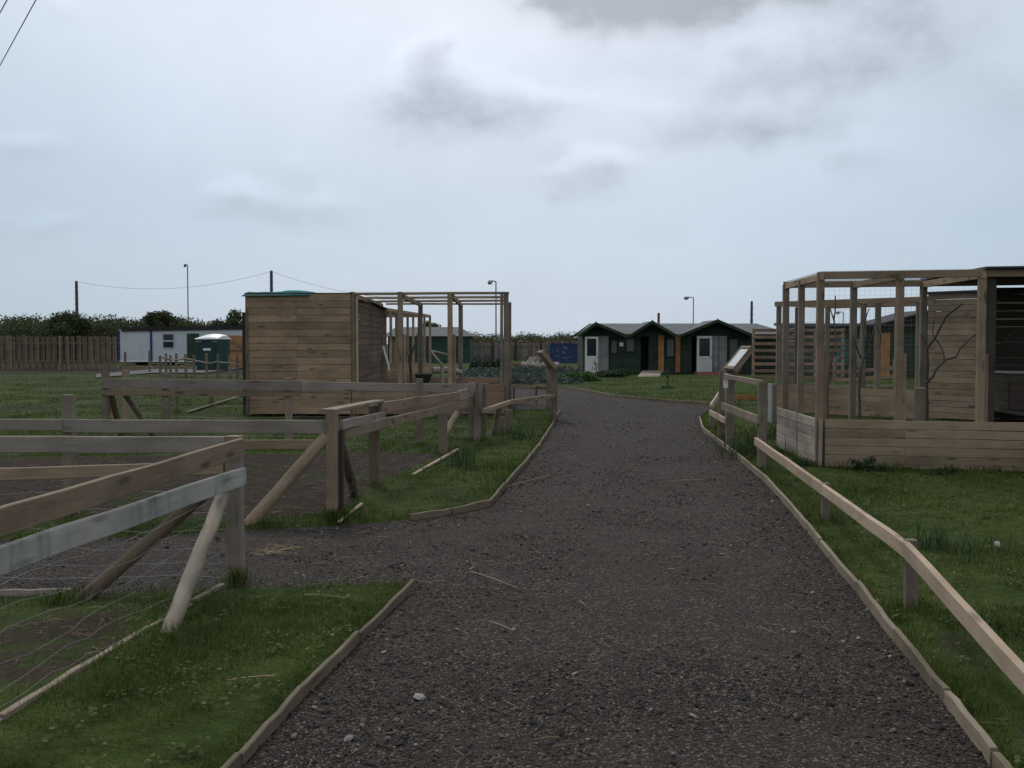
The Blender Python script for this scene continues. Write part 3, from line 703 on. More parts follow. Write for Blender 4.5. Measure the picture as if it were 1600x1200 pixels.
# ------------------------------------------------------------------ left boarded enclosure
def enclosure_left():
    y0, y1 = 21.0, 27.0; xl, xs_, xr = Xat(384, y0), Xat(548, y0), Xat(788, y0)
    zt = Zat(459, y0); T = thing('animal_enclosure', 'boarded hut with open timber framed wire run left of the path', 'enclosure', (xs_, y0, 0))
    zl = Zat(600, y0)
    mb = MB(); planks(mb, (xl, y0), (xs_, y0), .1, zt, .145, joints=(.49,)); mb.build('front_wall', M['board'], T)
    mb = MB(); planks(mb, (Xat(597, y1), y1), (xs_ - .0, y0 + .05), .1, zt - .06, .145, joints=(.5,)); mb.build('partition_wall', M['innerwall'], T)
    mb = MB(); planks(mb, (xl, y1), (xl, y0 + .03), .1, zt - .02, .145); planks(mb, (xs_, y1 + .03), (xl, y1 + .03), .1, zt - .1, .145); mb.build('side_wall', M['board'], T)
    mb = MB(); slab(mb, (xl - .01, y0 - .02, zt + .02), (xs_ + .03, y0 - .02, zt + .02), (xs_ + .03, y1 + .1, zt - .1), (xl - .01, y1 + .1, zt - .1), .018); mb.build('roof', M['darkfelt'], T)
    mb = MB(); planks(mb, (xs_ + .02, y0), (xr, y0), .1, zl, .15, joints=(.36, .68)); mb.build('low_wall', M['board'], T)
    mb = MB(); planks(mb, (xr, y0 + .03), (xr + .02, y1), .1, zl, .15); mb.build('low_wall', M['board'], T)
    mb = MB(); planks(mb, (xr, y1), (xs_, y1), .1, Zat(590, y1), .15, joints=(.5,)); mb.build('low_wall', M['board'], T)
    xf = [xs_ + .03, Xat(625, y0), Xat(703, y0), xr]
    for i, x in enumerate(xf):
        for (w, dx) in (((.1, 0),) if i < 3 else ((.06, -.055), (.10, .035))): post(T, 'brown' if i < 3 else 'post', Vector((x + dx, y0 + .07, 0)), zt + .04, w)
        if i < 3: post(T, 'fresh' if i == 0 else 'brown', Vector((x + .085, y0 + .09, 0)), zl + (zt - zl) * (.97 if i == 0 else .55), .05)
    zb = Zat(475, y1)
    xb = [Xat(596, y1), Xat(657.5, y1), Xat(720, y1), xr + .02]
    for x in xb: post(T, 'post', Vector((x, y1 - .06, 0)), zb, .11)
    post(T, 'post', Vector((xr + .10, y1 - .5, 0)), zb + .03, .09)
    for a, c in (((xs_, y0 + .07, zt), (xr + .1, y0 + .07, zt + .02)), ((xs_, y1 - .06, zb), (xr + .08, y1 - .06, zb)),
                 ((xs_, 23, zt - .0), (xr, 23, zt + .02)), ((xs_, 25, zt - .0), (xr, 25, zt + .02))):
        mb = MB(); beam(mb, a, c, .05, .05, seg=4, jit=.003); mb.build('roof_beam', M['board'], T)
    for x0, x1 in zip(xf, xb):
        mb = MB(); beam(mb, (x0 + .05, y0 + .1, zt - .05), (x1, y1 - .1, zb - .02), .06, .1, seg=3); mb.build('roof_joist', M['board'], T)
    mb = MB(); s, r = .08, .00065
    netting(mb, (xs_, y1 - .12, .6), (xr, y1 - .12, .6), (xr, y1 - .12, zb), (xs_, y1 - .12, zb), s, r)
    netting(mb, (xr - .01, y0, .6), (xr + .01, y1, .6), (xr + .01, y1, zb), (xr - .01, y0, zt), s, r)
    netting(mb, (xs_, y0 + .1, zt + .05), (xr, y0 + .1, zt + .05), (xr, y1, zb + .06), (xs_, y1, zb + .06), s * 1.3, r)
    mb.build('wire_netting', M['wire'], T)
    post(T, 'darkwood', Vector((xl - .07, y0 + .2, 0)), Zat(488, y0 + .2), .1, .06, 'side_post'); post(T, 'post', Vector((xl + .03, y0 - .03, 0)), zt - .3, .05, .03, 'corner_batten')
    mb = MB(); box(mb, xs_ + .05, xr, y0 + .2, y1 - .2, .02, .12); mb.build('floor', M['darkwood'], T)
    # tarpaulin on the roof
    mb = MB(); n = 16; rows = []
    for j in range(5):
        row = []
        for i in range(n + 1):
            t = i / n; x = xl - .06 + t * (Xat(490, y0) - xl); yy = y0 - .05 - .03 * (j == 0) + j * .5
            z = zt + .085 - (.03 * j) + .035 * math.sin(math.pi * min(1, max(0, (t - .45) / .5))) + (.012 * random.random())
            if j == 0: z = zt - .05 + .02 * t + .004 * random.random()
            row.append((x, yy, z))
        rows.append(row)
    vs = [v for r_ in rows for v in r_] + [(v[0], v[1], v[2] - .012) for r_ in rows for v in r_]; w_ = n + 1; o5 = 5 * w_
    fs = [(j * w_ + i, j * w_ + i + 1, (j + 1) * w_ + i + 1, (j + 1) * w_ + i) for j in range(4) for i in range(n)]
    fs += [tuple(o5 + k for k in reversed(f)) for f in fs] + [(i + 1, i, o5 + i, o5 + i + 1) for i in range(n)]
    mb.add(vs, fs, None, None, True)
    tag(mb.build('tarpaulin', M['tarp']), 'teal tarpaulin folded on the roof of the boarded hut', 'tarpaulin')
    # furniture of the run
    mb = MB(); tube(mb, [P(598, 541, 24), P(607, 573, 24), P(607, 579, 24)], .035, 8); o = mb.build('perch_pole', M['plate']); tag(o, 'white pole hanging at a slant beside the inner boarded wall', 'pole')
    mb = MB(); tube(mb, [P(673, 549, 24.5), P(691, 571, 24.2)], .035, 8); tube(mb, [P(673, 548, 24.5), P(701, 555, 25)], .03, 8); tube(mb, [P(691, 571, 24.2), Vector((Xat(691, 24.2), 24.2, .1))], .05, 8)
    tag(mb.build('forked_perch', M['palepole']), 'pale forked perch poles inside the left wire run', 'perch')
    mb = MB(); tube(mb, [P(676, 579, 25.6), P(705, 578, 25.8), P(722, 583, 25.8)], [.09, .085, .06], 10, .08); tag(mb.build('log', M['palepole']), 'pale barked log lying inside the left wire run', 'log')
    T2 = thing('manger', 'dark wall basket feeder with stick behind the grey rail', 'feeder', P(660, 595, 22))
    mb = MB(); a = P(648, 584, 22); c = P(675, 584, 22); z1 = a.z; 
    slab(mb, (a.x, 21.9, z1), (c.x, 21.9, z1), (c.x - .08, 21.95, z1 - .22), (a.x + .1, 21.95, z1 - .22), .02); slab(mb, (a.x, 22.2, z1), (c.x, 22.2, z1), (c.x - .08, 22.15, z1 - .22), (a.x + .1, 22.15, z1 - .22), .02)
    box(mb, a.x + .1, c.x - .08, 21.95, 22.15, z1 - .24, z1 - .2); mb.build('basket', M['black'], T2)
    mb = MB(); box(mb, a.x + .16, a.x + .2, 22.02, 22.08, .1, z1 - .2); box(mb, c.x - .2, c.x - .16, 22.02, 22.08, .1, z1 - .2); mb.build('stand', M['darkwood'], T2)
    mb = MB(); tube(mb, [P(642, 583, 23), P(640, 560, 23), P(648, 540, 23), P(652, 520, 23)], [.035, .03, .02, .01], 7, .1); tube(mb, [P(641, 562, 23), P(634, 548, 23)], [.02, .01], 6)
    tube(mb, [Vector((Xat(642, 23), 23, .05)), P(642, 583, 23)], .035, 7, .1); tag(mb.build('branch_perch', M['twig']), 'thin forked branch standing behind the basket feeder', 'branch')
enclosure_left()

# second, farther run seen through the first
def enclosure_far():
    y0, y1 = 38.0, 48.0; xr = Xat(672, y1)
    T = thing('animal_enclosure', 'farther slim-posted wire run seen through the left enclosure', 'enclosure', (Xat(640, 43), 43, 0))
    zt = Zat(494, y1)
    xa, xc = Xat(560, y0), Xat(668, y1)
    for i in range(9):
        t = i / 8; y = y0 + (y1 - y0) * (1 - (1 - t) ** 1.5); x = Xat(602 + 70 * t, y)
        post(T, 'brown', Vector((x, y, 0)), zt, .1)
    mb = MB(); beam(mb, (Xat(602, y0), y0, zt), (Xat(672, y1), y1, zt), .08, .12); mb.build('roof_beam', M['board'], T)
    mb = MB(); beam(mb, (Xat(540, y1), y1, zt), (Xat(672, y1), y1, zt), .08, .12); mb.build('roof_beam', M['board'], T)
    mb = MB(); planks(mb, (Xat(560, 38), 38), (Xat(670, 38), 38), .05, Zat(567, 38), .15); mb.build('low_wall', M['board'], T)
    mb = MB(); beam(mb, (Xat(602, y0) - 3, y0, zt), (Xat(602, y0), y0, zt), .08, .12); mb.build('roof_beam', M['board'], T)
    mb = MB(); a = Vector((Xat(602, y0), y0, zt + .06)); c = Vector((Xat(672, y1), y1, zt + .06)); netting(mb, a - Vector((4, 0, 0)), a, c, c - Vector((4, 0, 0)), .1, .0025); mb.build('wire_netting', M['wire'], T)
enclosure_far()

# ------------------------------------------------------------------ right enclosure
def enclosure_right():
    A = Vector((3.86, 12.56, 0)); e1 = Vector((1.84, -.40, 0)).normalized(); e2 = Vector((.06, .998, 0)).normalized(); dp = 2.15
    zt, zl = Zat(430, 12.56), Zat(655, 12.56)
    T = thing('animal_enclosure', 'open timber framed run with low plank walls right of the path', 'enclosure', A)
    L = 4.8
    q = lambda s, t: A + e1 * s + e2 * t
    s1 = [0, .94, 1.88, 3.3, L]
    mb = MB(); planks(mb, q(.06, 0).xy, q(L, 0).xy, -.02, zl, .108, joints=(.2, .55), out=.006); mb.build('low_wall', M['pale'], T)
    mb = MB(); planks(mb, q(-.05, dp + .2).xy, q(0, -.02).xy, .02, zl, .135); mb.build('low_wall', M['sidewall'], T)
    mb = MB(); planks(mb, q(1.95, dp).xy, q(0, dp).xy, .0, .35, .12); mb.build('low_wall', M['board'], T)
    for i, s in enumerate(s1):
        post(T, 'brown', q(s, .06), zt + .03, .085, .085); 
        if 0 < i < 3: post(T, 'board', q(s + .07, .09), zt * .6, .05, .04)
        post(T, 'post', q(s, dp - .05), zt, .085)
    post(T, 'board', q(.07, .12), zt * .62, .045, .04)
    post(T, 'post', q(0, dp * .52), zt, .08); post(T, 'grey', q(.0, -.045), zl, .03, .05, 'corner_batten')
    for t in (.06, dp - .05):
        mb = MB(); beam(mb, q(-.04, t) + Vector((0, 0, zt)), q(L, t) + Vector((0, 0, zt)), .06, .09, seg=6, jit=.003); mb.build('roof_beam', M['pale'], T)
    for s in s1[:4]:
        mb = MB(); beam(mb, q(s, -.0) + Vector((0, 0, zt - .02)), q(s, dp) + Vector((0, 0, zt - .02)), .05, .085); mb.build('roof_joist', M['pale'], T)
    mb = MB(); z_ = Vector((0, 0, zt + .05)); netting(mb, q(0, 0) + z_, q(1.88, 0) + z_, q(1.88, dp) + z_, q(0, dp) + z_, .05, .0008)
    r = .0007
    netting(mb, q(0, .12) + Vector((0, 0, zl)), q(1.88, .12) + Vector((0, 0, zl)), q(1.88, .12) + Vector((0, 0, zt)), q(0, .12) + Vector((0, 0, zt)), .06, r)
    netting(mb, q(.06, .12) + Vector((0, 0, zl)), q(.06, dp) + Vector((0, 0, zl)), q(.06, dp) + Vector((0, 0, zt)), q(.06, .12) + Vector((0, 0, zt)), .06, r)
    mb.build('wire_netting', M['wire'], T)
    # covered end
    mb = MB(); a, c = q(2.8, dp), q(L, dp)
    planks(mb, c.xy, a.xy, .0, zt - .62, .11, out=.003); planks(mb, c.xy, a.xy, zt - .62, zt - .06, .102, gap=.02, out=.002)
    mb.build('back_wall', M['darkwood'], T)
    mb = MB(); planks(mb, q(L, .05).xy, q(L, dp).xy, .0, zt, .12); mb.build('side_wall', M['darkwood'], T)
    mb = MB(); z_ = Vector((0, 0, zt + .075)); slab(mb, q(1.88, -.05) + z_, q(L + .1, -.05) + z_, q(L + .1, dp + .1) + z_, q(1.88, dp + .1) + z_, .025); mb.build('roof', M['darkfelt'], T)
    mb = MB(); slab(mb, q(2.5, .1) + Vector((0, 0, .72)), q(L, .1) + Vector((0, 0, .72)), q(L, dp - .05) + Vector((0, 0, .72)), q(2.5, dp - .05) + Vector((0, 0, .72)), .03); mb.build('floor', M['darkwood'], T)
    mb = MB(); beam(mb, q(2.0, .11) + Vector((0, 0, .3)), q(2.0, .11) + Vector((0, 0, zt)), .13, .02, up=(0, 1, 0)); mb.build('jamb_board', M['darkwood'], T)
    # nest box on the floor
    c = q(3.0, 1.1); T2 = thing('nest_box', 'dark wooden box with pale top inside the covered right run', 'box', (c.x, c.y, .72))
    zf, zu = .73, Zat(583, 13.1)
    mb = MB(); planks(mb, q(2.55, .9).xy, q(3.4, .9).xy, zf, zu, .12); planks(mb, q(2.55, 1.4).xy, q(2.55, .9).xy, zf, zu, .12); planks(mb, q(3.4, .9).xy, q(3.4, 1.4).xy, zf, zu, .12); mb.build('body', M['darkwood'], T2)
    mb = MB(); z_ = Vector((0, 0, zu + .02)); slab(mb, q(2.51, .86) + z_, q(3.45, .86) + z_, q(3.45, 1.44) + z_, q(2.51, 1.44) + z_, .02); mb.build('lid', M['greyply'], T2)
    # branches
    def branch(label, lines, Y, mat='twig'):
        mb = MB()
        for pl, r0, r1 in lines:
            n = len(pl) - 1; pp = [P(a, b_, Y + random.uniform(-.05, .05)) for a, b_ in pl]
            if pl[0][1] >= 640: pp[0] = Vector((pp[0].x, pp[0].y, -.02)); pp[1:1] = [Vector((pp[0].x * .5 + P(*pl[1], Y).x * .5 + .015, Y, P(*pl[0], Y).z))]; n += 1
            tube(mb, pp, [.75 * (r0 + (r1 - r0) * i / n) for i in range(n + 1)], 8, .2)
        tag(mb.build('branch_perch', M[mat]), label, 'branch')
    branch('forking dead branch rising from the stump in the right run',
           [([(1446, 640), (1447, 600), (1450, 570), (1448, 545), (1462, 526), (1478, 495), (1490, 485), (1504, 475)], .035, .012),
            ([(1448, 598), (1458, 588), (1462, 578), (1478, 562), (1494, 558), (1500, 545), (1525, 521)], .028, .010),
            ([(1476, 562), (1472, 545), (1461, 528), (1457, 520), (1459, 500)], .014, .007), ([(1449, 548), (1444, 530), (1437, 522)], .014, .006)], 13.5)
    branch('pale curving branch with a hooked tip near the right run corner',
           [([(1293, 650), (1292, 610), (1295, 585), (1299, 560), (1306, 540), (1305, 515), (1303, 500), (1306, 480), (1305, 462)], .032, .010), ([(1305, 530), (1316, 520), (1326, 515)], .014, .006), ([(1303, 500), (1298, 485), (1296, 478)], .014, .006)], 13.6, 'bark')
    branch('dark gnarled branch in the middle of the right run',
           [([(1343, 640), (1342, 610), (1344, 580), (1352, 555), (1352, 535), (1350, 520), (1353, 497), (1358, 482)], .035, .008), ([(1345, 560), (1338, 540), (1333, 526)], .02, .008), ([(1352, 545), (1362, 530), (1368, 505), (1376, 525), (1374, 545)], .016, .006)], 14.2)
    branch('bent bare branch inside the dark covered end', [([(1555, 538), (1572, 533), (1580, 520), (1598, 513), (1620, 508)], .012, .006)], 13.0)
    mb = MB(); c = P(1438, 640, 13.5); pole(mb, (c.x, c.y, -.02), (c.x, c.y, Zat(606, 13.5)), .09, .085, 14, 6, .05, .004); tag(mb.build('stump', M['post']), 'squat upright stump against the low wall of the right run', 'stump')
enclosure_right()

def enclosure_third():
    A = Vector((Xat(1212, 22.6), 22.6, 0)); B = Vector((Xat(1528, 19.3), 19.3, 0)); d = B - A; L = d.length; e1 = d / L; e2 = Vector((-e1.y, e1.x, 0))
    T = thing('animal_enclosure', 'farther boarded hut and wire run behind the right run', 'enclosure', A)
    zt = Zat(475, 22.6); 
    def s_at(px):   # where a pixel column meets the front line
        k = (px - 800) / F; return (k * A.y - A.x) / (e1.x - k * e1.y)
    q = lambda s, t: A + e1 * s + e2 * t
    sw = s_at(1449); zl = Zat(607, 21)
    mb = MB(); planks(mb, q(sw, 0).xy, q(L + .1, 0).xy, .1, zt + .1, .12, out=.003); mb.build('front_wall', M['pale'], T)
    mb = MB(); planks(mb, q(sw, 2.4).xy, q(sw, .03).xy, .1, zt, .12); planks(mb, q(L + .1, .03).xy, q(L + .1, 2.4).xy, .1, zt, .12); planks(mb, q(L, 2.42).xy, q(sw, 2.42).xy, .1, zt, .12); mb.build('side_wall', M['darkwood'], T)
    mb = MB(); z_ = Vector((0, 0, zt + .14)); slab(mb, q(sw - .12, -.1) + z_, q(L + .2, -.1) + z_, q(L + .2, 2.5) + z_, q(sw - .12, 2.5) + z_, .04); mb.build('roof', M['darkfelt'], T)
    mb = MB(); planks(mb, q(0, 0).xy, q(sw, 0).xy, .05, zl, .14, joints=(.5,)); planks(mb, q(0, 2.2).xy, q(0, .03).xy, .05, zl, .14); mb.build('low_wall', M['board'], T)
    for px in (1213, 1276, 1345, 1368, 1432): post(T, 'post', q(s_at(px), .08), zt, .1)
    for s in (0, sw * .5, sw): post(T, 'post', q(s, 2.2), zt, .1)
    post(T, 'darkwood', q(-.06, 1.0), zt - .05, .12)
    for t in (.05, 2.2):
        mb = MB(); beam(mb, q(-.05, t) + Vector((0, 0, zt)), q(sw, t) + Vector((0, 0, zt)), .07, .11, seg=4); mb.build('roof_beam', M['board'], T)
    for s in (0, sw * .5):
        mb = MB(); beam(mb, q(s, .1) + Vector((0, 0, zt)), q(s, 2.15) + Vector((0, 0, zt)), .06, .09, seg=2); mb.build('roof_joist', M['board'], T)
    mb = MB(); netting(mb, q(0, .13) + Vector((0, 0, zl)), q(sw, .13) + Vector((0, 0, zl)), q(sw, .13) + Vector((0, 0, zt)), q(0, .13) + Vector((0, 0, zt)), .08, .001); mb.build('wire_netting', M['wire'], T)
    # white-edged board leaning near the corner
    T2 = thing('end_board', 'upright plank with white painted edge beside the farther right run', 'board', G(1208, 662))
    p = Vector((Xat(1209, 19.5), 19.5, 0)); mb = MB(); beam(mb, (p.x, p.y, -.05), (p.x, p.y, Zat(600, 19.5)), .07, .25, up=(0, 1, 0)); mb.build('board', M['post'], T2)
    mb = MB(); beam(mb, (p.x - .055, p.y, -.05), (p.x - .055, p.y, Zat(599, 19.5)), .03, .26, up=(0, 1, 0)); mb.build('painted_edge', M['greyply'], T2)
enclosure_third()

# ------------------------------------------------------------------ slatted screen and huts on the right
def screen():
    Y = 40.0; x0, x1 = Xat(1176, Y), Xat(1320, Y); T = thing('slatted_screen', 'orange brown horizontal slatted screen beside the green huts', 'fence', ((x0 + x1) / 2, Y, 0))
    z0, z1 = Zat(590, Y), Zat(516, Y); n = 8
    for i in range(n):
        z = z0 + (z1 - z0) * i / (n - 1)
        if i == n // 2: pass
    mb = MB()
    for i in range(n): z = z0 + (z1 - z0) * i / (n - 1); beam(mb, (x0, Y, z), (x1, Y, z), .025, .12, seg=3, jit=.004)
    mb.build('slats', M['orange_dull'], T)
    for px in (1178, 1228, 1275, 1318): post(T, 'brown', Vector((Xat(px, Y), Y + .07, 0)), z1 + .08, .1)
M['orange_dull'] = wood('weathered_orange_slats', (.17, .105, .065), (.30, .2, .135), (.22, .165, .125), .5, .4, .1)
screen()
def rails_right():
    Y = 34.0; T = thing('paddock_fence', 'pair of slanting plank rails seen behind the right runs', 'fence', (Xat(1360, Y), Y, 0))
    rail(T, 'orange_dull', (1305, 580, 585, Y), (1402, 572, 577, Y)); rail(T, 'orange_dull', (1305, 592, 597, Y), (1402, 585, 591, Y)); rail(T, 'edge', (1240, 602, 605, Y), (1402, 602, 605, Y))
    for px in (1306, 1350, 1400): post(T, 'post', Vector((Xat(px, Y), Y + .08, 0)), Zat(560, Y), .1)
rails_right()

def wallrect(mb, x0, x1, z0, z1, y, ph=.14): planks(mb, (x0, y), (x1, y), z0, z1, ph, th=.03, out=.003, gap=-.005)
def green_row():
    Y = 50.0; X_ = lambda px: Xat(px, Y); ze, zr = Zat(523, Y), Zat(503, Y - 1)
    T = thing('green_hut_row', 'row of green timber huts with three gabled porches and grey felt roof', 'building', (X_(1040), Y, 0))
    zw = ze + .02
    # front wall in pieces between the openings; deep recesses stand open
    pieces = [(950, 1001), (1014, 1029), (1037, 1056), (1062, 1081), (1136, 1178)]
    mb = MB()
    for a, c in pieces: wallrect(mb, X_(a), X_(c), .06, zw, Y)
    x_end = X_(1232)
    wallrect(mb, X_(1178), x_end, .06, zw, Y + .4)
    planks(mb, (X_(912), Y + 4.4), (X_(912), Y + .02), .06, zw, .14); planks(mb, (x_end, Y + .42), (x_end, Y + 4.4), .06, zw, .14); planks(mb, (x_end, Y + 4.4), (X_(912), Y + 4.4), .06, zw, .14)
    mb.build('wall', M['greenwood'], T)
    for a, c in ((1001, 1014), (1081, 1088)):                # back and cheeks of each recessed doorway
        mb = MB(); wallrect(mb, X_(a) - .3, X_(c) + .3, .06, zw, Y + 1.1); planks(mb, (X_(a), Y + 1.08), (X_(a), Y + .03), .06, zw, .14); planks(mb, (X_(c), Y + .03), (X_(c), Y + 1.08), .06, zw, .14); mb.build('doorway_recess', M['greenwood'], T)
    # long felt roof
    yr = Y + 2.9; y2 = Y + 5.0
    mb = MB(); slab(mb, (X_(905), Y + .03, ze + .04), (x_end + .2, Y + .03, ze + .04), (x_end - .9, yr, zr), (X_(928), yr, zr), .05)
    slab(mb, (x_end - .9, yr, zr), (x_end + .2, y2, ze), (X_(905), y2, ze), (X_(928), yr, zr), .05)
    slab(mb, (x_end + .2, Y - .15, ze), (x_end + .2, y2, ze), (x_end - .9, yr, zr), (x_end - .9, yr, zr - .001), .05)
    mb.build('roof', M['felt'], T)
    # gabled porches
    for (l, a, r_, za) in ((904, 931, 979, 504), (984, 1019, 1057, 501.5), (1062, 1121, 1178, 499.5)):
        yf = Y - .75; k = yf / Y; xl, xa, xr = Xat(l, yf), Xat(a, yf), Xat(r_, yf); zp = Zat(za, yf); zq = Zat(524, yf)
        mb = MB(); slab(mb, (xl, yf, zq), (xa, yf, zp), (xa, yr, zp), (xl, Y + .9, zq), .05); slab(mb, (xa, yf, zp), (xr, yf, zq), (xr, Y + .9, zq), (xa, yr, zp), .05); mb.build('gable_roof', M['felt'], T)
        mb = MB(); up = (0, 0, 1)
        beam(mb, (xl - .03, yf - .03, zq - .05), (xa, yf - .03, zp - .05), .035, .14); beam(mb, (xa, yf - .028, zp - .05), (xr + .03, yf - .028, zq - .05), .035, .14)
        beam(mb, (xa, yf - .035, zp - .16), (xa, yf - .035, zp + .06), .05, .05, up=(0, 1, 0)); mb.build('barge_board', M['greentrim'], T)
        mb = MB(); yg = Y - .04; s = .06
        vs = [(xl + .15, yg, zq - .05), (xr - .15, yg, zq - .05), (xa, yg, zp - .1), (xl + .15, yg + .03, zq - .05), (xr - .15, yg + .03, zq - .05), (xa, yg + .03, zp - .1)]
        mb.add(vs, [(0, 1, 2), (5, 4, 3), (0, 3, 4, 1), (1, 4, 5, 2), (2, 5, 3, 0)]); mb.build('gable_end', M['greenwood'], T)
    # doors with half glazing
    def half_door(l, r_, top, bot, y, glass, yaw=0):
        x0, x1 = Xat(l, y), Xat(r_, y); z0, z1 = Zat(bot, y), Zat(top, y); w = x1 - x0; zm = z0 + (z1 - z0) * .46
        mb = MB(); f = .1 * w / .65
        for (a, c, e, g) in ((x0, x0 + f, z0, z1), (x1 - f, x1, z0, z1), (x0 + f, x1 - f, z1 - f, z1), (x0 + f, x1 - f, zm - f * .5, zm + f * .5)): box(mb, a, c, y, y + .045, e, g)
        nb = 5
        for i in range(nb): a = x0 + f + (w - 2 * f) * i / nb; box(mb, a + .004, a + (w - 2 * f) / nb - .004, y + .01, y + .04, z0, zm - f * .5)
        D = mb.build('door', M['white'], T); mb = MB(); box(mb, x0 + f, x1 - f, y + .018, y + .026, zm + f * .5, z1 - f, .001); mb.build('pane', M[glass], D)
        mb = MB(); box(mb, x1 - f * .7, x1 - f * .4, y - .03, y, zm - .06, zm + .06); mb.build('handle', M['steel'], D)
    half_door(914, 935, 526, 585, Y - .5, 'clear'); half_door(1089, 1113, 525, 587, Y - .3, 'glass')
    for l, r_, y in ((935.5, 951, Y - .1), (1113.5, 1136, Y - .05)):
        mb = MB(); x0, x1 = Xat(l, y), Xat(r_, y); n = 6
        for i in range(n): a = x0 + (x1 - x0) * i / n; beam(mb, ((a + (x1 - x0) / n / 2), y, .08), ((a + (x1 - x0) / n / 2), y, Zat(525, y)), (x1 - x0) / n - .012, .025, up=(0, 1, 0))
        mb.build('side_panel', M['greyply'], T)
    for l, r_, t, b_ in ((954, 965, 531, 553), (978, 992, 529, 550), (1041, 1054, 529, 558), (1139, 1154, 529, 560)):
        y = Y - .045; x0, x1 = Xat(l, y), Xat(r_, y); z0, z1 = Zat(b_, y), Zat(t, y); mb = MB(); f = .045
        for (a, c, e, g) in ((x0, x0 + f, z0, z1), (x1 - f, x1, z0, z1), (x0 + f, x1 - f, z1 - f, z1), (x0 + f, x1 - f, z0, z0 + f)): box(mb, a, c, y - .03, y + .02, e, g)
        W = mb.build('window', M['greentrim'], T); mb = MB(); box(mb, x0 + f, x1 - f, y - .012, y, z0 + f, z1 - f, .001); mb.build('pane', M['windowgrey'], W)
    for l, r_ in ((1028.5, 1037.5), (1055.5, 1063)):
        y = Y - .12; mb = MB(); x0, x1 = Xat(l, y), Xat(r_, y); beam(mb, ((x0 + x1) / 2, y, .1), ((x0 + x1) / 2, y, ze - .02), x1 - x0, .05, up=(0, 1, 0)); o = mb.build('porch_panel', M['orange'], T)
    y = Y - .09; mb = MB(); box(mb, Xat(968, y), Xat(974, y), y, y + .02, Zat(541, y), Zat(535, y), .002); mb.build('notice', M['plate'], T)
    mb = MB(); tube(mb, [(X_(1049.5), Y + 4.5, ze - .3), (X_(1049.5), Y + 4.5, Zat(489, Y + 4.5))], .07, 10); mb.build('flue', M['redpole'], T)
    # things in front
    mb = MB(); a, c = G(996, 590), G(1030, 590); slab(mb, (a.x, a.y, .05), (c.x, c.y, .05), (Xat(1036, 49.6), 49.6, .22), (Xat(1004, 49.6), 49.6, .22), .06); tag(mb.build('wooden_ramp', M['palepole']), 'pale wooden ramp up to the dark middle doorway', 'ramp')
    for nm, l, r_, yy, lab in (('brick_step', 915, 944, 49.3, 'red brick step under the open white door at the left end'), ('brick_step', 1090, 1130, 48.4, 'wide red brick ramp below the right white door')):
        mb = MB(); x0, x1 = Xat(l, yy), Xat(r_, yy); slab(mb, (x0, yy - .4, .04), (x1, yy - .5, .04), (x1, yy + .9, .16), (x0, yy + .9, .16), .15); tag(mb.build(nm, M['brick']), lab, 'step')
M['windowgrey'] = plain('dull_grey_pane', (.10, .115, .115), .25, .15, 3)
green_row()
def back_hut():
    Y = 44.0; T = thing('dark_hut', 'dark green hut with orange door behind the slatted screen', 'building', (Xat(1370, Y), Y, 0))
    x0, x1 = Xat(1255, Y), Xat(1520, Y); ze = Zat(507, Y)
    mb = MB(); wallrect(mb, x0, x1, 0, ze, Y); planks(mb, (x0, Y + 4), (x0, Y + .03), 0, ze, .14); planks(mb, (x1, Y + .03), (x1, Y + 4), 0, ze, .14); mb.build('wall', M['greenwood'], T)
    mb = MB(); slab(mb, (x0 - .2, Y - .4, ze), (x1 + .2, Y - .4, ze), (x1 + .2, Y + 4.2, ze + .14), (x0 - .2, Y + 4.2, ze + .14), .12); mb.build('roof', M['darkfelt'], T)
    xa, xl, xr = Xat(1452, Y - .6), Xat(1376, Y - .6), Xat(1530, Y - .6); zp, zq = Zat(484, Y - .6), Zat(505, Y - .6)
    mb = MB(); slab(mb, (xl, Y - .6, zq), (xa, Y - .6, zp), (xa, Y + 3, zp), (xl, Y + 3, zq), .08); slab(mb, (xa, Y - .6, zp), (xr, Y - .6, zq), (xr, Y + 3, zq), (xa, Y + 3, zp), .08)
    mb.build('gable_roof', M['darkfelt'], T); mb = MB(); mb.add([(xl + .2, Y - .06, zq - .05), (xr - .2, Y - .06, zq - .05), (xa, Y - .06, zp - .1), (xl + .2, Y - .03, zq - .05), (xr - .2, Y - .03, zq - .05), (xa, Y - .03, zp - .1)], [(0, 1, 2), (5, 4, 3), (0, 3, 4, 1), (1, 4, 5, 2), (2, 5, 3, 0)]); mb.build('gable_end', M['greenwood'], T)
    mb = MB(); y = Y - .08; box(mb, Xat(1366, y), Xat(1391, y), y, y + .05, .1, Zat(520, y)); mb.build('door', M['orange'], T)
    mb = MB(); box(mb, Xat(1306, y), Xat(1326, y), y, y + .05, .6, Zat(530, y)); mb.build('shutter', M['tealpaint'], T)
    mb = MB(); box(mb, Xat(1335, y), Xat(1352, y), y, y + .05, .5, Zat(530, y)); mb.build('side_panel', M['grey'], T)
M['tealpaint'] = plain('teal_paint', (.018, .085, .085), .5, .2, 4)
back_hut()
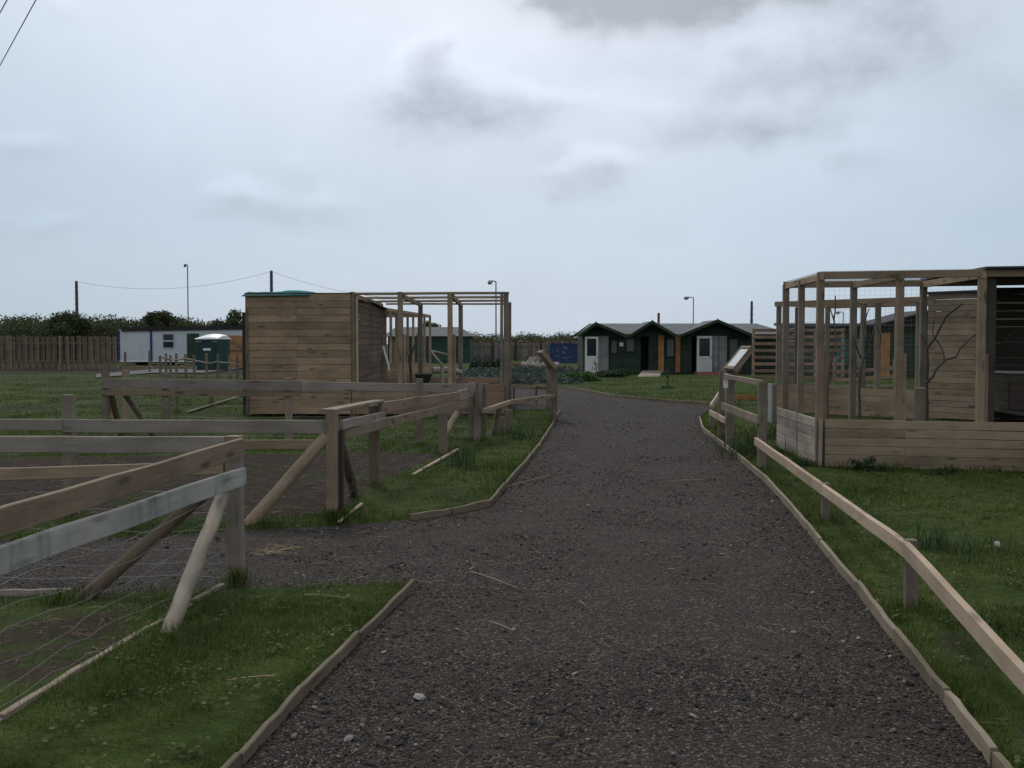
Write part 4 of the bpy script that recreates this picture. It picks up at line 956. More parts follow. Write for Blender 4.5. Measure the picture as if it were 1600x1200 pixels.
def green_shed():
    Y = 76.0; x0, x1 = Xat(606, Y), Xat(734, Y); ze, zr = Zat(525, Y), Zat(511, Y + 2.5)
    T = thing('green_shed', 'green weatherboard shed with grey hipped roof behind the left enclosure', 'building', ((x0 + x1) / 2, Y, 0))
    mb = MB(); wallrect(mb, x0, x1, 0, ze, Y, .16); planks(mb, (x1, Y + .03), (x1, Y + 5), 0, ze, .16); planks(mb, (x0, Y + 5), (x0, Y + .03), 0, ze, .16); planks(mb, (x1, Y + 5), (x0, Y + 5), 0, ze, .16); mb.build('wall', M['greenteal'], T)
    a = .3; mb = MB(); yr = Y + 2.5
    slab(mb, (x0 - a, Y - a, ze), (x1 + a, Y - a, ze), (x1 - .9, yr, zr), (x0 + .3, yr, zr), .06); slab(mb, (x1 + a, Y - a, ze), (x1 + a, Y + 5.3, ze), (x1 - .9, yr, zr), (x1 - .9, yr, zr - .001), .06)
    slab(mb, (x1 + a, Y + 5.3, ze), (x0 - a, Y + 5.3, ze), (x0 + .3, yr, zr), (x1 - .9, yr, zr), .06); slab(mb, (x0 - a, Y + 5.3, ze), (x0 - a, Y - a, ze), (x0 + .3, yr, zr), (x0 + .3, yr, zr - .001), .06); mb.build('roof', M['felt'], T)
    y = Y - .06; mb = MB(); box(mb, Xat(709, y), Xat(719, y), y, y + .03, .5, Zat(528, y)); mb.build('window', M['glass'], T)
    mb = MB(); box(mb, Xat(615, y), Xat(624, y), y - .02, y + .03, .1, Zat(533, y)); mb.build('door', M['orange'], T)
    mb = MB(); box(mb, Xat(664, y), Xat(671, y), y, y + .03, .4, Zat(528, y)); mb.build('window', M['glass'], T)
M['greenteal'] = wood('teal_green_boards', (.018, .050, .038), (.032, .078, .058), None, 0, .1, 0, .3)
green_shed()

# ------------------------------------------------------------------ background on the left
def palisade(name, label, Y, pxs, top, posts_px, postmat, h=None, step=.17, gapf=.35, mat='fencewood'):
    x0, x1 = Xat(pxs[0], Y), Xat(pxs[1], Y); zt = Zat(top, Y); T = thing(name, label, 'fence', ((x0 + x1) / 2, Y, 0))
    mb = MB(); n = int((x1 - x0) / step)
    for i in range(n):
        x = x0 + (i + .5) * step; w = step * (1 - gapf * random.uniform(.1, 1)); back = i % 2
        beam(mb, (x, Y + back * .07, .02), (x + random.uniform(-.01, .01), Y + back * .07, zt + random.uniform(-.03, .03)), w, .02, up=(0, 1, 0), seg=1, ch=.003)
    mb.build('pales', M[mat], T)
    for z in (zt * .28, zt * .8):
        mb = MB(); beam(mb, (x0, Y + .036, z), (x1, Y + .036, z), .04, .09); mb.build('rail', M['fencewood'], T)
    for px in posts_px:
        post(T, postmat, Vector((Xat(px, Y), Y - .08, 0)), zt + (.02 if postmat != 'black' else .1), .12)
palisade('palisade_fence', 'tall brown close-boarded fence under the trees at left', 57.0, (-140, 186), 525.5, (-60, 18, 95), 'brown')
palisade('palisade_fence', 'dull brown vertical pale fence with black posts before the blue container', 84.0, (728, 868), 536, (735, 770, 806, 845), 'black', step=.2, mat='dullpale')
def cabin():
    Y = 69.0; x0, x1 = Xat(185, Y), Xat(378, Y); z0, z1 = .32, Zat(515, Y); T = thing('portable_cabin', 'long pale grey portable cabin with blue corner trim', 'cabin', ((x0 + x1) / 2, Y, 0))
    mb = MB(); box(mb, x0, x1, Y, Y + 2.8, z0, z1); mb.build('body', M['cabin'], T)
    mb = MB(); slab(mb, (x0 + .25, Y - .12, z1 + .14), (x1 + .1, Y - .12, z1 + .28), (x1 + .1, Y + 2.9, z1 + .28), (x0 + .25, Y + 2.9, z1 + .14), .26); mb.build('roof', M['black'], T)
    for a, c in ((184.5, 187.5), (234.5, 238)): 
        mb = MB(); box(mb, Xat(a, Y), Xat(c, Y), Y - .03, Y + .02, z0 - .02, z1 - .03); mb.build('corner_trim', M['blue'], T)
    y = Y - .035; mb = MB(); l, r_, t, b_ = Xat(254, y), Xat(272.5, y), Zat(521, y), Zat(544.5, y); f = .05; zm = (t + b_) / 2
    for (a, c, e, g) in ((l, l + f, b_, t), (r_ - f, r_, b_, t), (l + f, r_ - f, t - f, t), (l + f, r_ - f, b_, b_ + f), (l + f, r_ - f, zm - .045, zm + .045)): box(mb, a, c, y - .02, y + .03, e, g)
    W = mb.build('window', M['cabin'], T); mb = MB(); box(mb, l + f, r_ - f, y - .005, y + .01, b_ + f, t - f, .001); mb.build('pane', M['glass'], W)
    mb = MB(); box(mb, Xat(292, y), Xat(311, y), y, y + .04, z0, Zat(521, y)); D = mb.build('door', M['greenwood'], T)
    mb = MB(); box(mb, x0, x1, Y - .02, Y + .06, z0 - .06, z0 + .02); mb.build('base_rail', M['plate'], T)
    mb = MB()
    for px in (200, 245, 290, 335, 370): box(mb, Xat(px, Y), Xat(px + 10, Y), Y + .1, Y + 2.6, -.05, z0 - .07)
    mb.build('support_blocks', M['rubble'], T)
cabin()
def toilet():
    c = Vector((Xat(329, 55.5), 56.0, 0)); a = math.radians(-18); e1 = Vector((math.cos(a), math.sin(a), 0)); e2 = Vector((-math.sin(a), math.cos(a), 0))
    T = thing('portable_toilet', 'dark green portable toilet with white roof', 'toilet', c); w, d_ = .70, .60; zb, zt = .12, Zat(530, 55.5)
    q = lambda s, t, z: c + e1 * s + e2 * t + Vector((0, 0, z))
    def qbox(mb, s0, s1, t0, t1, z0, z1, ch=.02): beam(mb, q((s0 + s1) / 2, (t0 + t1) / 2, z0), q((s0 + s1) / 2, (t0 + t1) / 2, z1), s1 - s0, t1 - t0, up=tuple(e2), ch=ch)
    mb = MB(); qbox(mb, -w, w, -d_, d_, zb, zt, .05); mb.build('body', M['loogreen'], T)
    mb = MB(); qbox(mb, -w - .04, w + .04, -d_ - .04, d_ + .04, 0, zb); mb.build('base', M['black'], T)
    mb = MB(); n = 8; rows = []
    for i in range(n + 1):
        t = i / n; s = (-w - .06) + (2 * w + .12) * t; z = zt + .04 + .34 * math.sin(math.pi * min(1, t * .62 + .16)) ** 1.2 * (.75 + .25 * t) - .05
        rows.append([q(s, -d_ - .06, zt), q(s, -d_ - .02, z * .35 + zt * .65), q(s, -d_ * .4, z), q(s, d_ * .4, z), q(s, d_ + .06, zt)])
    vs = [v for r_ in rows for v in r_]; fs = [(i * 5 + k, (i + 1) * 5 + k, (i + 1) * 5 + k + 1, i * 5 + k + 1) for i in range(n) for k in range(4)]
    fs += [(4, 3, 2, 1, 0), tuple(n * 5 + k for k in range(5))] + [(i * 5, i * 5 + 4, (i + 1) * 5 + 4, (i + 1) * 5) for i in range(n)]
    mb.add(vs, fs); mb.build('roof', M['looroof'], T)
    mb = MB(); qbox(mb, -w * .72, w * .72, -d_ - .02, -d_ + .01, zb + .05, zt - .22, .005); D = mb.build('door', M['loogreen'], T)
    mb = MB(); qbox(mb, -.22, .26, -d_ - .035, -d_ - .02, zt - .62, zt - .50, .003); mb.build('label_plate', M['plate'], D)
    mb = MB()
    for s in (-.5, .5): 
        for k in range(3): qbox(mb, s - .16 + k * .11, s - .07 + k * .11, -d_ - .018, -d_ + .01, zt - .16, zt - .10, .003)
    mb.build('vents', M['greyply'], T)
toilet()
def left_bits():
    mb = MB(); Y = 60; planks(mb, (Xat(352, Y), Y), (Xat(384, Y), Y), .02, Zat(524, Y), .2); T = thing('fence_panel', 'orange brown board panel between portable toilet and boarded enclosure', 'panel', (Xat(368, Y), Y, 0)); mb.build('boards', M['orange'], T)
    mb = MB(); beam(mb, P(354, 528, Y - .06), P(382, 545, Y - .06), .04, .1); beam(mb, (Xat(352, Y), Y - .05, Zat(548, Y)), (Xat(384, Y), Y - .05, Zat(548, Y)), .04, .1); mb.build('brace', M['orange_dull'], T)
    T = thing('stake_fence', 'line of thin stakes with sagging pale rope before the cabin', 'fence', (Xat(280, 46), 46, 0))
    L = [(195, 550, 50), (233, 548, 52), (250, 556, 46), (259, 552, 47), (266, 555, 47), (275, 552, 46), (290, 553, 44), (303, 555, 43.5), (322, 552, 43), (340, 553, 42.5), (358, 553, 42), (371, 555, 41.5)]
    for px, t, Y in L: post(T, 'post', Vector((Xat(px, Y), Y, 0)), Zat(t, Y), .1, .07, 'stake', (random.uniform(-.03, .03), 0))
    mb = MB(); pts = [P(252, 558, 46), P(262, 561, 46.5), P(275, 563, 45.9), P(290, 560, 43.9), P(303, 563, 43.4), P(313, 565, 43.2), P(322, 567.5, 42.9), P(330, 568, 42.7), P(340, 565, 42.4), P(349, 567, 42.2), P(358, 567, 41.9), P(371, 569.5, 41.4), P(378, 570.5, 41.4)]
    tube(mb, pts, .035, 6); mb.build('rope', M['palepole'], T)
    T = thing('stake_fence', 'row of short stub stakes on the grass below the gravel track', 'fence', (Xat(300, 38), 38, 0))
    for px, t, b_ in ((236, 585, 596), (255, 586, 597), (275, 590, 648), (300, 587, 597), (318, 588, 597), (330, 591, 638), (345, 586, 597), (360, 585, 597)):
        g = G(px, b_ if b_ > 610 else 601); post(T, 'post', g, Zat(t, g.y), .08 * max(1, g.y / 25), None, 'stake')
    stones_xy = np.array([(Xat(px, 62) , 62 + random.uniform(-2.5, 2)) for px in np.linspace(170, 300, 40)]); o = stones('rubble', stones_xy, RNG.uniform(.08, .22, 40), M['brickrub'], .0)
    tag(o, 'scattered reddish rubble along the foot of the cabin', 'rubble', kind='stuff')
M['brickrub'] = plain('brick_rubble', (.13, .075, .055), .9, .4, 2)
left_bits()

# ------------------------------------------------------------------ foliage
def leafcloud(name, blobs, n, size, mat, parent=None, shell=.55):
    """leaf clumps filling ellipsoids (cx,cy,cz,rx,ry,rz)"""
    bl = np.array(blobs); vol = bl[:, 3] * bl[:, 4] * bl[:, 5]; w = vol ** .7; w /= w.sum()
    k = RNG.choice(len(bl), n, p=w); d = RNG.normal(size=(n, 3)); d /= np.linalg.norm(d, axis=1, keepdims=True)
    r = (shell + (1 - shell) * RNG.random(n)) * RNG.uniform(.85, 1.12, n); c = bl[k, :3] + d * bl[k, 3:] * r[:, None]
    c[:, 2] = np.maximum(c[:, 2], .03)
    nrm = d * .6 + RNG.normal(size=(n, 3)) * .8; nrm /= np.linalg.norm(nrm, axis=1, keepdims=True)
    t = np.cross(nrm, RNG.normal(size=(n, 3))); t /= np.linalg.norm(t, axis=1, keepdims=True); u = np.cross(nrm, t)
    s = size * RNG.uniform(.5, 1.3, n)[:, None]
    V = np.stack([c - t * s, c - u * s * .5 + nrm * s * .12, c + t * s, c + u * s * .5 + nrm * s * .12], 1).reshape(-1, 3)
    return np_mesh(name, V, np.arange(4 * n), np.full(n, 4), mat, parent)
def treeline():
    bl = []
    prof = [(-60, 488), (0, 487), (30, 486), (60, 490), (85, 486), (110, 486), (135, 487), (160, 492), (185, 493), (210, 494), (235, 491), (260, 490), (285, 494), (310, 499), (340, 501), (375, 500), (420, 503), (480, 508), (540, 512)]
    for (a, ya), (c, yc) in zip(prof[:-1], prof[1:]):
        for i in range(9):
            t = random.random(); Y = random.uniform(80, 100); px = a + (c - a) * t; zt = Zat(ya + (yc - ya) * t, Y) * random.uniform(.72, 1.0)
            r = random.uniform(.8, 1.7); bl.append((Xat(px, Y), Y, zt - r, r * 1.2, r * 1.1, r))
        for i in range(8):
            t = random.random(); Y = random.uniform(78, 86); px = a + (c - a) * t; bl.append((Xat(px, Y), Y, random.uniform(.6, 2.6), 1.6, 1.2, 1.4))
    tag(leafcloud('hedgerow', bl, 140000, .115, M['hedge']), 'scrubby wood and hedge rising behind the left fence and cabin', 'hedgerow', kind='stuff')
    bl = []
    for px in np.arange(700, 960, 6):
        for k in range(2):
            Y = random.uniform(100, 118); zt = Zat(random.uniform(517, 527), Y); r = random.uniform(.6, 1.2); bl.append((Xat(px, Y), Y, zt - r, r * 1.5, r, r)); bl.append((Xat(px + 3, Y), Y, zt * .45, 1.6, 1.2, zt * .45))
    tag(leafcloud('hedgerow', bl, 40000, .115, M['hedge']), 'low ragged hedge on the skyline between enclosure and huts', 'hedgerow', kind='stuff')
    bl = [(Xat(px, 92), 92 + random.uniform(-1, 1), .7, 1.3, 1.0, Zat(530, 92) - .8) for px in np.arange(735, 910, 7)]
    tag(leafcloud('dry_grass_bank', bl, 6000, .2, M['dryg']), 'bank of dry straw coloured grass behind the central fence', 'grass', kind='stuff')
treeline()
def tree(name, label, px, top, Y, r, mat, n, trunkw=.14):
    x = Xat(px, Y); zt = Zat(top, Y); T = thing(name, label, 'tree', (x, Y, 0)); mb = MB()
    tube(mb, [(x, Y, -.1), (x + .1, Y, zt * .35), (x, Y, zt * .7), (x + .05, Y, zt * .9)], [trunkw, trunkw * .8, trunkw * .5, .03], 8, .08)
    for i in range(6):
        a = i * 1.05 + random.random(); z = zt * random.uniform(.35, .65); tube(mb, [(x, Y, z), (x + math.cos(a) * r * .5, Y + math.sin(a) * r * .5, z + r * .4), (x + math.cos(a) * r * .8, Y + math.sin(a) * r * .8, z + r * .6)], [trunkw * .4, trunkw * .25, .02], 6)
    mb.build('trunk', M['twig'], T); bl = []
    for i in range(16):
        a = random.uniform(0, 6.28); q = random.random() ** .6 * r; rr = random.uniform(.28, .5) * r; z = zt - rr - random.random() * (zt * .62) * (.3 + .7 * q / r)
        bl.append((x + math.cos(a) * q * .8, Y + math.sin(a) * q * .8, max(z, rr), rr, rr, rr * .85))
    bl.append((x, Y, zt - r * .4, r * .45, r * .45, r * .4)); leafcloud('crown', bl, int(n * 1.6), .12, mat, T, .4)
tree('tree', 'dark dense tree crown above the left fence beside the telegraph pole', 108, 484, 78, 1.9, M['darkleaf'], 4500)
tree('tree', 'rounded green tree standing over the middle of the cabin', 258, 484, 80, 1.5, M['hedge'], 4000)
tree('tree', 'tall dark tree touching the left edge of the boarded enclosure', 368, 483, 76, 1.6, M['darkleaf'], 4500)
tree('tree', 'small leafy tree showing behind the wire of the farther run', 668, 501, 92, 1.4, M['hedge'], 3000)
def bush(name, label, c, rx, rz, mat, n, size, cat='bush', ry=None):
    x, y = c.x, c.y; T = thing(name, label, cat, c); mb = MB()
    for i in range(7):
        a = i * .9; tube(mb, [(x, y, -.03), (x + math.cos(a) * rx * .4, y + math.sin(a) * rx * .4, rz * .7), (x + math.cos(a) * rx * .7, y + math.sin(a) * rx * .7, rz * 1.3)], [.02, .014, .006], 5)
    mb.build('stems', M['twig'], T); bl = []
    for i in range(14):
        a = random.uniform(0, 6.28); q = random.random() ** .5 * rx * .7; rr = random.uniform(.3, .5) * rx
        bl.append((x + math.cos(a) * q, y + math.sin(a) * q * (ry or 1), rz * random.uniform(.35, 1.2) , rr, rr, min(rr, rz * .6)))
    leafcloud('foliage', bl, n, size, mat, T, .3)
bush('round_bush', 'left one of two clipped dark bushes before the pale fence', G(752, 581), .85, .42, M['bush'], 1600, .09)
bush('round_bush', 'right one of two clipped dark bushes before the pale fence', G(778, 581), .8, .42, M['bush'], 1600, .09)
bush('leafy_plant', 'bright lush green clump at the lawn edge left of the huts', G(906, 597), .85, .26, M['lush'], 2600, .09, 'plant')
bush('leafy_plant', 'broad leaved green plant in the bed below the notice', G(952, 591), .7, .22, M['bush'], 1500, .09, 'plant')
bush('leafy_plant', 'dark low plant beside the broad leaved one by the hut wall', G(972, 589), .5, .25, M['fern'], 900, .07, 'plant')
def herb_bed():
    bl = []
    for i in range(150):
        px = random.uniform(735, 895); py = random.uniform(577, 601); g = G(px, py)
        if g.y > 28: bl.append((g.x, g.y, .12, random.uniform(.4, .9), random.uniform(.5, 1.2), random.uniform(.12, .3)))
    tag(leafcloud('herb_bed', bl, 14000, .075, M['herb'], None, .2), 'bed of low blue-green herbs beyond the path bend', 'plants', kind='stuff')
herb_bed()
def sapling(label, g, h):
    T = thing('sapling', label, 'tree', g); mb = MB(); tube(mb, [(g.x, g.y, -.05), (g.x + .02, g.y, h * .5), (g.x, g.y, h)], [.035, .025, .012], 7, .1); mb.build('trunk', M['twig'], T)
    bl = [(g.x + random.uniform(-.12, .12), g.y + random.uniform(-.1, .1), h * random.uniform(.55, 1.0), .14, .14, .13) for i in range(6)]; leafcloud('crown', bl, 60, .035, M['bush'], T, .1)
    bl = [(g.x, g.y, .06, .3, .3, .06)]; leafcloud('ground_ring', bl, 200, .05, M['fern'], T, .1)
sapling('thin young sapling on the lawn in front of the middle porch', G(1043, 609), .75)
sapling('thin young sapling on the lawn beside the bright leafy clump', G(931, 597), .8)
def tuft(label, g, n, h, spread, mat='reed', w=.012, name='grass_tuft', cat='grass tuft', r=.5):
    x = RNG.normal(g.x, spread, n); y = RNG.normal(g.y, spread, n)
    o = blades(x, y, np.full(n, .02), RNG.uniform(.5, 1.1, n) * h, np.full(n, w), RNG.uniform(.1, .9, n) * r * 2, M[mat], name); tag(o, label, cat)
tuft('spiky clump of daffodil leaves on the verge inside the path curve', G(722, 735), 90, .34, .11)
tuft('spiky clump of leaves at the foot of the low rail post', G(818, 690), 100, .38, .14)
tuft('tall grass clump growing behind the right low rail', G(1482, 870), 110, .27, .13, 'reed', .008)
tuft('tall grass between the sign and the right run wall', G(1168, 715), 160, .40, .18, 'reed', .013)
tuft('tall weedy grass at the base of the far end of the right low wall', G(1205, 690), 120, .36, .2, 'reed', .014)
tuft('short coarse grass tuft at the nearest pen corner post', G(372, 918), 140, .15, .05, 'grass', .006)
tuft('coarse grass tuft at the foot of the dark brace in the pen', G(100, 955), 170, .15, .07, 'grass', .006)
tuft('long grass around the capped corner post', G(525, 818), 150, .16, .07, 'grass', .007)
def fern(label, g, n, L):
    T = thing('fern', label, 'plant', g); bl = []
    mb = MB()
    for i in range(n):
        a = random.uniform(0, 6.28); e = random.uniform(.5, 1)
        p = [(g.x + math.cos(a) * L * t * e, g.y - .05 + math.sin(a) * L * t * .3, L * e * (t * 1.1 - t * t * .45) + .02) for t in (0, .35, .7, 1)]
        tube(mb, p, [.005, .004, .003, .001], 4)
        for k, t in enumerate((.15, .4, .65, .9)):
            bl.append((g.x + math.cos(a) * L * t * e, g.y - .05 + math.sin(a) * L * t * .3, L * e * (t * 1.1 - t * t * .45) + .0, .075, .05, .05))
        bl.append((g.x + random.uniform(-1, 1) * L, g.y - .06, random.uniform(.03, .3 * L), .10, .06, .06))
    mb.build('stems', M['reed'], T); leafcloud('fronds', bl, n * 240, .017, M['fern'], T, .1)
fern('dark fern clump against the front low wall of the right run', G(1362, 742), 9, .3)
fern('small weed clump at the bottom of the front plank wall', G(1470, 747), 3, .2)
fern('nettle clump by the left corner of the right run', G(1258, 733), 4, .2)
T = thing('dandelion', 'white dandelion clock on a thin stalk in the right lawn', 'flower', G(1558, 880)); g = G(1558, 880); zt = Zat(850, g.y)
mb = MB(); tube(mb, [(g.x, g.y, 0), (g.x + .01, g.y, zt * .5), (g.x, g.y, zt)], .003, 5); mb.build('stalk', M['reed'], T)
leafcloud('seed_head', [(g.x, g.y, zt, .018, .018, .018)], 220, .007, M['plate'], T, .5)
lawn()
# ------------------------------------------------------------------ central background: container, rubble, bricks
def central():
    Y = 75.0; x0, x1 = Xat(860, Y), Xat(960, Y); zt = Zat(536, Y); T = thing('shipping_container', 'blue steel container with pale scuffed lettering-like scrapes behind the left hut', 'container', ((x0 + x1) / 2, Y, 0))
    T['label'] = 'scuffed blue steel container beyond the open white hut door'
    mb = MB(); n = 34
    vs, fs = [], []
    for i in range(n + 1):
        x = x0 + (x1 - x0) * i / n; y = Y + (.05 if (i // 2) % 2 else 0); vs += [(x, y, .1), (x, y, zt - .1)]
    fs = [(2 * i, 2 * i + 2, 2 * i + 3, 2 * i + 1) for i in range(n)]; mb.add(vs, fs); box(mb, x0, x1, Y + .1, Y + 2.4, .1, zt - .08); mb.build('body', M['container'], T)
    mb = MB(); 
    for z in (.06, zt - .06): box(mb, x0 - .02, x1 + .02, Y - .04, Y + .06, z - .06, z + .06)
    for x in (x0, x1): box(mb, x - .07, x + .07, Y - .05, Y + .06, .12, zt - .12)
    mb.build('corner_frame', M['container'], T)
    mb = MB()
    for k in range(10):
        px, py = random.uniform(866, 886), random.uniform(541, 562); a = P(px, py, Y - .02); w = random.uniform(.1, .35); box(mb, a.x, a.x + w, Y - .018, Y - .004, a.z, a.z + random.uniform(.05, .14), .002)
    mb.build('paint_patches', M['paleblue'], T)
    xy = np.stack([RNG.uniform(Xat(818, 62), Xat(866, 62), 70), RNG.uniform(58, 65, 70)], -1); o = stones('rubble_heap', xy, RNG.uniform(.15, .42, 70), M['rubble'], .1, .7); tag(o, 'heap of pale stones and rubble beyond the path bend', 'rubble', kind='stuff')
    v = G(833, 575); mb2 = stones('boulder', np.array([(Xat(832, 64), 64.0)]), np.array([.5]), M['boulder'], .28, .7); tag(mb2, 'large pinkish boulder on top of the rubble heap', 'boulder')
    mb = MB(); 
    for i in range(24): x = Xat(768 + i * 2.7, 68); box(mb, x, x + .105, 68, 68.25, 0, .2 + random.uniform(-.03, .03))
    tag(mb.build('brick_edging', M['brick']), 'low red brick edging in front of the pale fence', 'edging')
M['paleblue'] = plain('faded_blue_patches', (.09, .15, .23), .7, .4, 5)
M['boulder'] = plain('pink_stone', (.33, .27, .25), .9, .3, 2)
central()
# ------------------------------------------------------------------ poles, lamps, wires
def tpole(label, px, top, Y, r=.13, name='telegraph_pole', cat='pole', mat='telepole', steps=True):
    x, z = Xat(px, Y), Zat(top, Y); T = thing(name, label, cat, (x, Y, 0)); mb = MB(); tube(mb, [(x, Y, -.3), (x, Y, z * .5), (x, Y, z)], [r * 1.25, r * 1.1, r], 10); mb.build('shaft', M[mat], T)
    if steps:
        mb = MB()
        for i in range(8): tube(mb, [(x - r * 2.0, Y, z - .5 - i * .55), (x + r * 2.0, Y, z - .5 - i * .55)], .018, 5)
        mb.build('step_irons', M['steel'], T)
        mb = MB(); tube(mb, [(x, Y, z), (x, Y, z + .1)], [r * 1.15, .03], 8); mb.build('cap', M['black'], T)
    return Vector((x, Y, z))
def lamp(label, px, top, Y, arm):
    x, z = Xat(px, Y), Zat(top, Y); T = thing('street_lamp', label, 'street lamp', (x, Y, 0)); mb = MB(); tube(mb, [(x, Y, -.2), (x, Y, 1.2), (x, Y, 1.25), (x, Y, z)], [.09, .09, .055, .045], 8); mb.build('column', M['lampgrey'], T)
    a = arm * Y / F; mb = MB(); tube(mb, [(x, Y, z), (x - a * .6, Y, z + .06)], .04, 8); mb.build('bracket', M['lampgrey'], T)
    mb = MB(); tube(mb, [(x - a * .5, Y, z + .02), (x - a * .75, Y, z - .04), (x - a, Y, z - .06), (x - a * 1.15, Y, z)], [.06, .16, .17, .05], 10); o = mb.build('lantern', M['greyply'], T)
p1 = tpole('telegraph pole rising behind the left boarded fence', 121, 440, 97)
p2 = tpole('telegraph pole rising behind the boarded hut roof', 425, 424, 92)
tpole('dark pole stub behind the right end of the hut roof', 1174, 472, 85, .1, steps=True)
lamp('tallest slim lamp column behind the cabin', 294.5, 414, 92, 4.5); lamp('street lamp with lantern above the left wire run', 775, 440, 72, 11); lamp('street lamp with lantern above the green hut roof', 1083, 465, 96, 13)
lamp('lamp seen through the right run posts', 1317, 488, 110, 10)
def cable(label, a, c, sag, r):
    mb = MB(); wire(mb, [a.lerp(c, i / 16) - Vector((0, 0, sag * 4 * (i / 16) * (1 - i / 16))) for i in range(17)], r); tag(mb.build('overhead_cable', M['black']), label, 'cable')
cable('thin sagging cable strung between the two telegraph poles', p1, p2, 1.1, .012)
cable('thin cable running down behind the enclosure roof from the telegraph pole', p2, Vector((Xat(640, 104), 104, Zat(466, 104))), .6, .012)
cable('upper cable crossing the top left corner of the sky', P(11, 0, 15.0) + (P(11, 0, 15.0) - P(-10, 38, 17.2)) * 2, P(-10, 38, 17.2) + (P(-10, 38, 17.2) - P(11, 0, 15.0)) * 4, .0, .008)
cable('lower longer cable crossing the top left of the sky', P(56, 0, 15.8) + (P(56, 0, 15.8) - P(0, 102, 19.6)) * 2, P(0, 102, 19.6) + (P(0, 102, 19.6) - P(56, 0, 15.8)) * 4, .0, .008)

# ------------------------------------------------------------------ sky and light
W = bpy.data.worlds.new('World'); sc.world = W; W.use_nodes = True; nt = W.node_tree; nt.nodes.clear()
AZ, EL = math.radians(-22), math.radians(52)
out = N(nt, 'ShaderNodeOutputWorld'); bg = N(nt, 'ShaderNodeBackground'); bg.inputs[1].default_value = .1
sky = N(nt, 'ShaderNodeTexSky', sky_type='NISHITA'); sky.sun_disc = False; sky.sun_elevation = EL; sky.sun_rotation = AZ
tc = N(nt, 'ShaderNodeTexCoord'); dirv = tc.outputs['Generated']
sx = N(nt, 'ShaderNodeSeparateXYZ'); nt.links.new(dirv, sx.inputs[0])
az = math_(nt, 'ARCTAN2', sx.outputs[0], sx.outputs[1]); el = math_(nt, 'ARCSINE', sx.outputs[2])
def wn(scale, det, rough, off=0, sc3=(1, 1, 1.5)):
    mp = N(nt, 'ShaderNodeMapping'); mp.inputs['Scale'].default_value = sc3; mp.inputs['Location'].default_value = (off, off, off); nt.links.new(dirv, mp.inputs[0])
    return noise(nt, mp.outputs[0], scale, det, rough)
n1 = wn(7, 6, .58); n2 = wn(7, 6, .58, 7.3); n3 = wn(17, 7, .6, 3.1); n4 = wn(3.2, 5, .55, 1.7)
azw = math_(nt, 'ADD', az, math_(nt, 'MULTIPLY', math_(nt, 'SUBTRACT', n1, .5), .20))
elw = math_(nt, 'ADD', el, math_(nt, 'MULTIPLY', math_(nt, 'SUBTRACT', n2, .5), .075))
def blob(ev, px, py, rx, ry, amt):
    a0, e0 = math.atan((px - 800) / F), (535 - py) / F * math.cos(math.atan((px - 800) / F))
    u = math_(nt, 'DIVIDE', math_(nt, 'SUBTRACT', azw, a0), rx / F); v = math_(nt, 'DIVIDE', math_(nt, 'SUBTRACT', ev, e0), ry / F)
    r2 = math_(nt, 'MULTIPLY_ADD', u, u, math_(nt, 'MULTIPLY', v, v))
    return math_(nt, 'MULTIPLY', math_(nt, 'POWER', .36, r2), amt)
CL = [(1060, 5, 200, 62, 1.5), (1250, 0, 260, 50, 1.05), (910, 30, 90, 50, .5), (1400, 60, 110, 45, .75), (650, 175, 115, 60, .95), (775, 190, 120, 38, .7), (690, 105, 70, 45, .3),
      (1220, 132, 190, 42, .75), (1340, 150, 90, 34, .3), (1130, 208, 150, 34, .8), (1270, 215, 90, 28, .35), (1345, 272, 60, 34, .5), (935, 285, 105, 26, .55), (860, 300, 70, 20, .35),
      (335, 330, 70, 28, .5), (480, 338, 100, 32, .5), (455, 278, 35, 20, .35), (45, 262, 65, 22, .45), (55, 380, 150, 16, .4), (130, 55, 50, 16, .3), (1560, 165, 90, 70, .45), (960, 110, 110, 36, .4), (820, 250, 60, 14, .25)]
def field(ev):
    s = None
    for b_ in CL: g_ = blob(ev, *b_); s = g_ if s is None else math_(nt, 'ADD', s, g_)
    return s
tex = math_(nt, 'MULTIPLY_ADD', math_(nt, 'SUBTRACT', n3, .5), 1.9, 1.0)
def dens(f, lo, hi):
    m = N(nt, 'ShaderNodeMapRange', interpolation_type='SMOOTHSTEP'); nt.links.new(math_(nt, 'MULTIPLY', f, tex), m.inputs[0])
    m.inputs[1].default_value = lo; m.inputs[2].default_value = hi; return m.outputs[0]
f0 = field(elw); fl = field(math_(nt, 'SUBTRACT', elw, .017))          # fl: the cloud as it lies just below
d0 = dens(f0, .05, 1.75); rim = math_(nt, 'MAXIMUM', math_(nt, 'SUBTRACT', dens(fl, .12, .7), dens(f0, .12, .7)), 0.0)
t = math_(nt, 'MULTIPLY', el, 1.0)
base = ramp(nt, math_(nt, 'MULTIPLY', el, 2.2), [(0.0, (.555, .645, .755)), (.25, (.62, .71, .82)), (.5, (.735, .805, .91)), (.75, (.84, .89, .97)), (1.0, (.80, .85, .93))])
side = math_(nt, 'MULTIPLY_ADD', math_(nt, 'MULTIPLY', az, az), -.6, 1.0); side = math_(nt, 'MAXIMUM', side, .8)
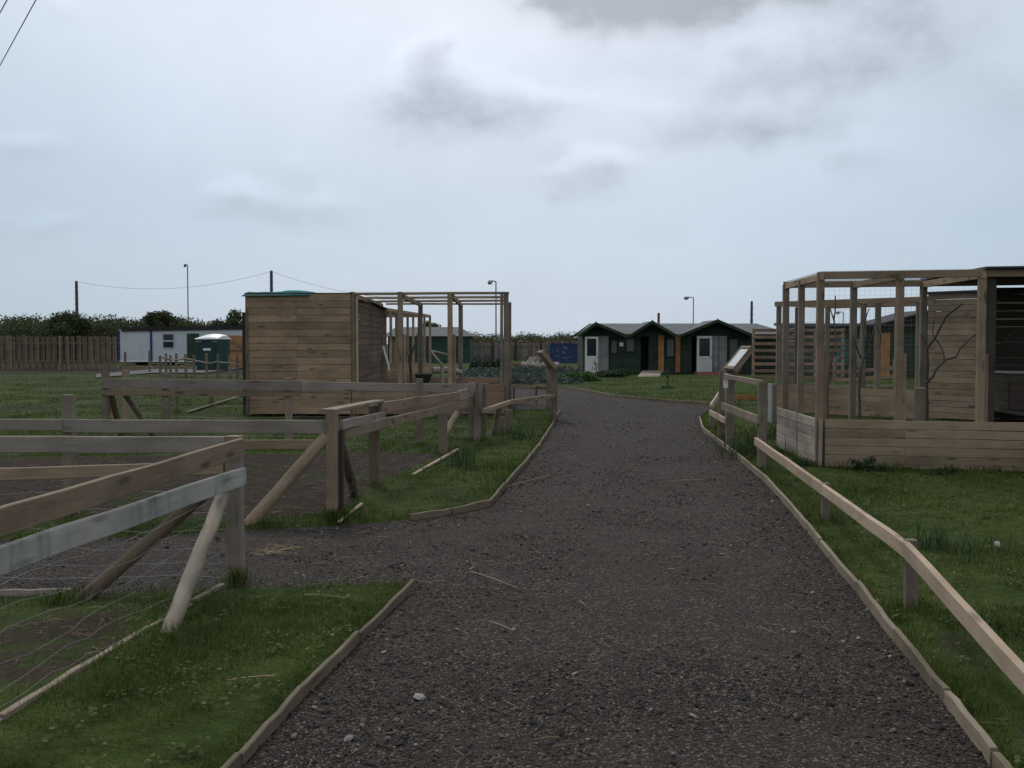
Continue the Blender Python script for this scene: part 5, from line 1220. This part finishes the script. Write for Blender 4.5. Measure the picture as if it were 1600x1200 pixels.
mod = math_(nt, 'MULTIPLY_ADD', math_(nt, 'SUBTRACT', n4, .5), .26, 1.0)
mod = math_(nt, 'MULTIPLY_ADD', math_(nt, 'SUBTRACT', n3, .5), .07, mod)
glow = blob(el, 560, 90, 330, 130, .08)
k = math_(nt, 'MULTIPLY', math_(nt, 'MULTIPLY', side, mod), math_(nt, 'ADD', math_(nt, 'MULTIPLY_ADD', d0, -.46, 1.0), math_(nt, 'MULTIPLY_ADD', rim, .11, glow)))
k10 = math_(nt, 'MULTIPLY', k, 10.0)
vm = N(nt, 'ShaderNodeVectorMath', operation='SCALE'); nt.links.new(base, vm.inputs[0]); nt.links.new(k10, vm.inputs['Scale'])
cl = mixrgb(nt, math_(nt, 'MULTIPLY', math_(nt, 'MULTIPLY', math_(nt, 'MULTIPLY', az, az), 7.0), math_(nt, 'POWER', .05, math_(nt, 'MULTIPLY', az, az))), vm.outputs[0], mixrgb(nt, 1.0, vm.outputs[0], (.93, .99, 1.01), 'MULTIPLY'))
col = mixrgb(nt, .92, sky.outputs[0], cl)
nt.links.new(col, bg.inputs[0]); nt.links.new(bg.outputs[0], out.inputs[0])
sd = bpy.data.lights.new('sun', 'SUN'); sd.energy = 1.5; sd.angle = math.radians(16); sd.color = (1, .96, .9)
so = bpy.data.objects.new('sun', sd); COL.objects.link(so)
v = Vector((math.sin(AZ) * math.cos(EL), math.cos(AZ) * math.cos(EL), math.sin(EL))); so.rotation_euler = (-v).to_track_quat('-Z', 'Y').to_euler()
cd = bpy.data.cameras.new('camera'); co = bpy.data.objects.new('camera', cd); COL.objects.link(co)
cd.sensor_width = 36; cd.lens = 36 * F / 1600; cd.clip_start = .1; cd.clip_end = 3000
co.location = (0, 0, H); co.rotation_euler = (math.pi / 2 - PIT, 0, 0); sc.camera = co
sc.view_settings.view_transform = 'Standard'; sc.view_settings.look = 'None'; sc.view_settings.exposure = 0; sc.view_settings.gamma = 1
sc.render.engine = 'CYCLES'; sc.cycles.filter_width = 1.5; sc.cycles.max_bounces = 6; sc.cycles.transparent_max_bounces = 12
